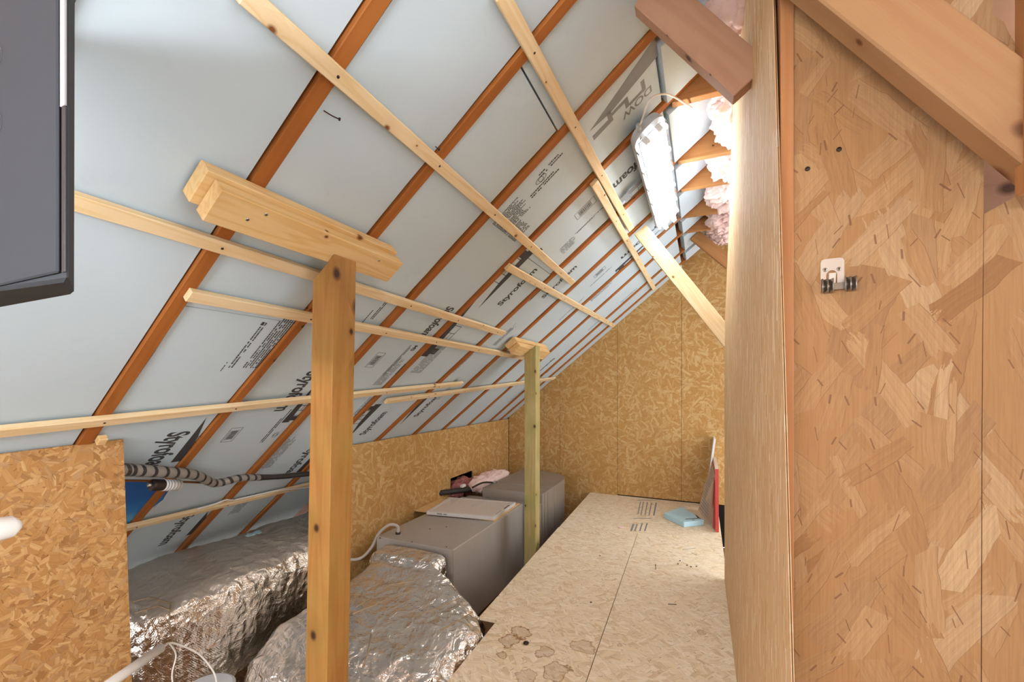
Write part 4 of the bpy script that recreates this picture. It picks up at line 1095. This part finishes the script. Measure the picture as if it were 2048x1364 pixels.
# spiral tape bands
def cat(P, t):
    n = len(P) - 1; i = min(int(t * n), n - 1); u = t * n - i
    p0, p1, p2, p3 = P[max(i - 1, 0)], P[i], P[i + 1], P[min(i + 2, n)]
    return .5 * ((2 * p1) + (p2 - p0) * u + (2 * p0 - 5 * p1 + 4 * p2 - p3) * u * u + (3 * p1 - p0 - 3 * p2 + p3) * u ** 3)
for k in range(17):
    t = .10 + k * .055
    if t > .985: break
    c = cat(pp, t); d = (cat(pp, min(t + .01, 1)) - cat(pp, t - .01)).normalized(); rr6 = [.0225, .0225, .022, .0205, .0185, .017, .0165]; f6 = t * 6; R0 = rr6[int(min(f6, 5))] * (1 - (f6 - int(min(f6, 5)))) + rr6[int(min(f6, 5)) + 1] * (f6 - int(min(f6, 5))) + .0009
    a = d.orthogonal().normalized(); b = d.cross(a); v = []; f = []; n = 18
    for k2 in range(n):
        th = 2 * math.pi * k2 / n; rr_ = (a * math.cos(th) + b * math.sin(th)) * R0; sh_ = d * math.sin(th) * .006
        v += [rr_ + sh_ - d * .007, rr_ + sh_ + d * .007]
    for k2 in range(n): f.append((2 * k2, 2 * ((k2 + 1) % n), 2 * ((k2 + 1) % n) + 1, 2 * k2 + 1))
    mesh_from('tape_band', v, f, M['blackfoam'], e, Matrix.Translation(c), smooth=True)
cu = [on_roof(px, py, PN - .01) for (px, py) in ((240, 961), (300, 962), (400, 965), (424, 968))]
tag(tube('copper_pipe', cu, .0048, M['copper'], None, seg=10), 'thin copper pipe running just below the taped pipe', 'pipe')
ca, cb = on_roof(302, 970, PN + .005), on_roof(357, 970, PN + .005)
e = empty('filter_drier', ca, 'dark filter drier canister with white label on the copper pipe', 'canister')
dd = (cb - ca).normalized()
tube('canister', [ca, ca + dd * .006, cb - dd * .006, cb], .02, M['nail'], e, seg=20, smooth_path=False, radii=[.014, .023, .023, .014])
tube('label_sleeve', [ca.lerp(cb, .38), ca.lerp(cb, .99)], .0236, M['card_white'], e, seg=20, smooth_path=False)
for s in (.45, .55, .66, .78, .88): tube('print_mark', [ca.lerp(cb, s), ca.lerp(cb, s + .025)], .0239, M['ink_grey'], e, seg=20, smooth_path=False)
tube('pipe_stub', [ca - dd * .012, ca + dd * .002], .008, M['screw'], e, seg=14, smooth_path=False)
# cable on the lowest lath
wc = [on_roof(px, py, .026) for (px, py) in ((395, 1018), (430, 1008), (452, 1000), (467, 1000), (500, 993), (560, 980), (606, 976), (660, 968))]
tag(tube('white_cable', wc, .0045, M['cable'], None, seg=10), 'white cable running along the lowest lath towards the front post', 'cable')
c = on_roof(467, 1001, .028); tag(board('cable_staple', c - Y * .006, c + Y * .006, N, .018, .004, M['spring']), 'metal staple holding the white cable on the lowest lath', 'staple')

# pale PVC pipe on the floor between duct and post
A, B = on_z(500, 1364, .10), on_z(606, 1291, .10); d = (B - A)
tag(tube('drain_pipe', [A - d * .6, B + d * 1.4], .013, M['cream_pipe'], None, seg=14, smooth_path=False), 'cream plastic drain pipe along the foot of the foil duct', 'pipe')
# white tube with wires in front of the orange panel
A = on_x(236, 1356, -1.30); B = on_x(322, 1296, -1.36); 
e = empty('white_tube', A, 'white plastic tube with thin wires, in front of the foil duct', 'tube')
tube('sleeve', [A + (A - B) * 1.4, A, B], .012, M['white'], e, seg=16, smooth_path=False)
C1 = on_x(340, 1286, -1.40); C2 = on_x(360, 1290, -1.40); C3 = on_x(400, 1310, -1.40); C4 = on_x(430, 1350, -1.38); C5 = on_x(432, 1390, -1.36)
tube('wire', [B, (B + C1) / 2, C1, C2, C3, C4, C5], .0025, M['cable'], e, seg=8)
tube('wire', [C1 - X * .004, on_x(352, 1310, -1.42), on_x(344, 1350, -1.42), on_x(350, 1390, -1.42)], .0022, M['cable'], e, seg=8)
# seams of the duct near the corner
# grey bucket rim at the bottom edge
c = on_z(412, 1380, .62); e = empty('bucket', Vector((c.x, c.y, 0)), 'grey-white bucket whose lid just shows at the bottom edge', 'bucket')
def lathe(name, prof, mat, par, at, seg=32):
    v = []; f = []
    for (r, z) in prof:
        for k in range(seg): t = 2 * math.pi * k / seg; v.append((r * math.cos(t), r * math.sin(t), z))
    for i in range(len(prof) - 1):
        for k in range(seg): f.append((i * seg + k, i * seg + (k + 1) % seg, (i + 1) * seg + (k + 1) % seg, (i + 1) * seg + k))
    f.append(tuple(range(seg))); f.append(tuple(range((len(prof) - 1) * seg, len(prof) * seg)))
    return mesh_from(name, v, f, mat, par, Matrix.Translation(at), smooth=False)
zt2 = c.z - .01
lathe('pail', [(.055, 0), (.07, zt2)], M['housing'], e, Vector((c.x, c.y, 0))); lathe('lid', [(.075, 0), (.077, .01), (.068, .016)], M['housing'], e, Vector((c.x, c.y, zt2)))
# white knob at the far left edge, very near
e_ = on_x(8, 1056, -.45)
o = tube('white_rod', [e_ + Vector((-.0, -.22, -.02)), e_ - Vector((0, .01, 0)), e_ + Vector((0.0, .004, 0)), e_ + Vector((0, .008, 0))], .01, M['white'], None, seg=18, radii=[.009, .009, .0075, .003], smooth_path=False)
tag(o, 'blurred end of a white plastic rod at the left edge of the picture', 'rod')

# ---------------------------------------------------------------- things on the walkway
bz = PZ
bp = [on_z(1328, 1026.0, bz + .045), on_z(1368, 1044, bz + .045), on_z(1408, 1040, bz + .045), on_z(1364, 1013, bz + .045)]
e = prism('foam_block', bp, Z, .0445, M['foam_blue'], (bp[1] - bp[0]).normalized(), bevel=.003); tag(e, 'pale blue foam offcut lying on the walkway', 'foam block')
c0, c1, c2, c3 = bp
def onb(s, t): return c0.lerp(c1, s).lerp(c3.lerp(c2, s), t) + Z * .0006
def mark(quad): o = prism('print_mark', [onb(*q) for q in quad], Z, .0004, M['nail'], X); o.parent = e; o.matrix_parent_inverse = e.matrix_world.inverted()
mark([(.62, .99), (.86, .86), (.92, .95), (.70, .999)]); mark([(.78, .30), (.84, .9), (.87, .88), (.82, .28)]); mark([(.9, .55), (.93, .60), (.95, .56), (.92, .5)])
# boxed filters leaning on the strand-board wall
def lean(p_bot_near, p_bot_far, top_near, top_far, th, lab, face_mat, e_name='air_filter', detail=True):
    pts = [p_bot_near, p_bot_far, top_far, top_near]; nrm = (pts[1] - pts[0]).cross(pts[3] - pts[0]).normalized()
    if nrm.dot(CAM - pts[0]) < 0: nrm = -nrm
    ee = empty(e_name, (p_bot_near + p_bot_far) / 2, lab, 'air filter')
    xa_ = (pts[1] - pts[0]).normalized()
    def P(s, t, n=0.0): return pts[0].lerp(pts[1], s).lerp(pts[3].lerp(pts[2], s), t) + nrm * n
    prism('carton', pts, nrm, th, face_mat, xa_, parent=ee, bevel=.001)
    return ee, P, nrm, xa_
bn = on_z(1431, 1064, PZ + .004); bf = on_z(1396, 1020, PZ + .004)
# leaning against wall x=RX: top edge at RX - small
H_ = .50
tn = Vector((RX - .028, bn.y - .01, PZ + .50)); tf = Vector((RX - .028, bf.y + .02, PZ + .50))
bn = Vector((bn.x, bn.y, PZ + .004)); bf = Vector((bf.x - .0, bf.y, PZ + .004))
ee, P, nrm, xa_ = lean(bn, bf, tn, tf, .025, 'red and tan boxed air filter leaning on the wall at the walkway end', M['card_pink'])
def lay(s0, s1, t0, t1, mat, n=.0006, nm='print_mark', th=.0005):
    prism(nm, [P(s0, t0, n), P(s1, t0, n), P(s1, t1, n), P(s0, t1, n)], nrm, th, M[mat], xa_, parent=ee)
lay(.02, .98, .90, .93, 'red'); lay(.02, .14, .02, .8, 'red'); lay(.20, .34, .3, .8, 'ink_pink')
for k in range(16): lay(.42, .95, .06 + k * .052, .06 + k * .052 + .014, 'ink_faint')
for k in range(10): lay(.18, .38, .05 + k * .022, .05 + k * .022 + .006, 'ink_pink')
prism('edge_band', [bn + nrm * .0002 - Y * .001, bn - nrm * .025 - Y * .001, tn - nrm * .025 - Y * .001, tn + nrm * .0002 - Y * .001], -Y, .001, M['red'], Z, parent=ee)
tn2 = Vector((RX - .006, bf.y + .36, PZ + .66)); bn2 = Vector((RX - .10, bf.y + .06, PZ + .004)); bf2 = Vector((RX - .10, bf.y + .40, PZ + .004)); tn3 = Vector((RX - .022, bf.y + .06, PZ + .66)); tf3 = Vector((RX - .022, bf.y + .40, PZ + .66))
lean(bn2, bf2, tn3, tf3, .018, 'pale grey filter leaning behind the red boxed one', M['card_white'])
# nails and crumbs on the walkway
for i, (p, q, lab) in enumerate((((1366, 1099), (1391, 1096), 'white-grey nail lying on the walkway in front of the blue foam'), ((1384, 1106), (1394, 1110), 'tiny nail just below the white-grey nail on the walkway'),
                    ((1337, 1208), (1353, 1209), 'dark nail lying flat in the middle of the walkway'), ((1311, 1130), (1312, 1138), 'short dark nail left of the crumbs on the walkway'))):
    A, B = on_z(*p, PZ + .002), on_z(*q, PZ + .002)
    ee = empty('nail', A, lab, 'nail'); mt = M['screw'] if i < 2 else M['nail']
    tube('shank', [A, B], .0015, mt, ee, seg=6, smooth_path=False); tube('head', [A, A + (A - B).normalized() * .001], .0035, mt, ee, seg=8, smooth_path=False)
for i, (px, py) in enumerate(((1356, 1128), (1374, 1131), (1382, 1134), (1393, 1133), (1360, 1122), (1200, 1112), (1182, 1205), (1052, 1288))):
    c = on_z(px, py, PZ); s = .005 if i < 7 else .012
    o = blob('crumb', c + Vector((-s, -s, 0)), c + Vector((s, s, s * .8)), M['nail'], res=6, amp=.001, fr=80, seed=i)
    tag(o, 'brown wood crumb near the ring stains on the walkway' if i == 7 else 'tiny dark crumb lying on the walkway', 'crumb', 'crumbs on the walkway' if i < 7 else None)
o = blob('pink_wool_scrap', on_z(1236, 1056, PZ), on_z(1236, 1056, PZ) + Vector((.05, .03, .012)), M['pink'], res=10, amp=.006, fr=40); tag(o, 'wisp of pink wool on the seam of the walkway', 'scrap')
# faint stamps on the far sheet
sheet = bpy.data.objects['floor.003']
for (x0, x1, y0, y1) in ((1275, 1277, 1003, 1028), (1281, 1283, 1003, 1030), (1289, 1291, 1004, 1030), (1297, 1299, 1005, 1031), (1306, 1309, 1005, 1031), (1260, 1264, 1048, 1062), (1268, 1271, 1048, 1062), (1278, 1281, 1046, 1062), (1288, 1291, 1046, 1062), (1264, 1300, 1036, 1037), (1272, 1312, 1000, 1001)):
    q = [on_z(x0, y1, PZ + .0006), on_z(x1, y1, PZ + .0006), on_z(x1 + 5, y0, PZ + .0006), on_z(x0 + 5, y0, PZ + .0006)]
    o = prism('stamp_mark', q, Z, .0005, M['ink_grey'], X); o.parent = sheet; o.matrix_parent_inverse = sheet.matrix_world.inverted()

# ---------------------------------------------------------------- broom clip on the right wall
k_ = lambda px, py, n=0.0: on_y(px, py, WY - n) 
e = empty('broom_clip', k_(1664, 585), 'stainless steel spring clip screwed to the OSB wall on the right', 'clip')
w0 = k_(1641, 558, .003); w1 = k_(1689, 518, .003)
def plate():
    # outline with an arched cut-out at the lower middle
    L_, R2, T_, B_ = k_(1641, 540, .003).x, k_(1689, 540, .003).x, k_(1660, 517, .003).z, k_(1660, 581, .003).z
    r = .006; P_ = [(L_, B_), (L_, T_ - r), (L_ + r * .3, T_ - r * .3), (L_ + r, T_), (R2 - r, T_), (R2 - r * .3, T_ - r * .3), (R2, T_ - r), (R2, B_)]
    cx = (L_ + R2) / 2 - .001; cw = .0078; top = k_(1660, 541, .003).z
    P_ += [(cx + cw, B_)] + [(cx + cw * math.cos(math.radians(a)), top - cw + cw * math.sin(math.radians(a))) for a in range(0, 181, 30)] + [(cx - cw, B_)]
    return [Vector((x, WY - .003, z)) for x, z in P_], cx, cw, top, L_, R2, B_
P_, cx, cw, top, L_, R2, B_ = plate()
prism('plate', P_, -Y, .002, M['stainless'], X, parent=e, bevel=.0003)
prism('tongue', [Vector((cx - cw * .65, WY - .0035, B_)), Vector((cx + cw * .65, WY - .0035, B_)), Vector((cx + cw * .65, WY - .009, top - .006)), Vector((cx - cw * .65, WY - .009, top - .006))], -Y, .0012, M['stainless'], X, parent=e)
for px in (1650, 1678):
    c = k_(px, 540 if px < 1660 else 538, .0035); tube('screw', [c, c - Y * .0012], .0035, M['screw'], e, seg=14, smooth_path=False)
    tube('screw_recess', [c - Y * .0010, c - Y * .0015], .0015, M['nail'], e, seg=6, smooth_path=False)
def wave(xa, xb, zlo, zhi, off):
    v = []; f = []; n = 28
    for k in range(n + 1):
        x = xa + (xb - xa) * k / n; yy = WY - .012 - .005 * math.sin(k / n * math.pi * 5 + off)
        for z in (zlo, zhi): v.append((x - xa, yy - WY, z - zlo))
        for z in (zhi, zlo): v.append((x - xa, yy - WY - .0008, z - zlo))
    for k in range(n):
        for j in range(4): f.append((4 * k + j, 4 * k + (j + 1) % 4, 4 * k + 4 + (j + 1) % 4, 4 * k + 4 + j))
    f += [(0, 1, 2, 3), (4 * n, 4 * n + 3, 4 * n + 2, 4 * n + 1)]
    mesh_from('spring_arm', v, f, M['spring'], e, Matrix.Translation(Vector((xa, WY, zlo))), smooth=True)
wave(k_(1641, 0, .01).x, k_(1667, 0, .01).x, k_(1655, 585, .012).z, k_(1655, 558, .012).z, 0)
wave(k_(1687, 0, .01).x, k_(1714, 0, .01).x, k_(1700, 581, .012).z, k_(1700, 553, .012).z, .5)
wbox('bridge', k_(1665, 0, .004).x, k_(1690, 0, .004).x, WY - .010, WY - .003, k_(1675, 580, .006).z, k_(1675, 566, .006).z, M['spring'], e, bevel=.001)
# screw heads in the near OSB
for i, (px, py) in enumerate(((1615, 338), (1678, 299))):
    c = k_(px, py, .0002); o = tube('screw', [c, c - Y * .001], .0042, M['nail'], None, seg=12, smooth_path=False); tag(o, 'dark screw head in the right OSB wall, %s' % ('the one nearer the stud' if i == 0 else 'the higher one, farther from the stud'), 'screw')
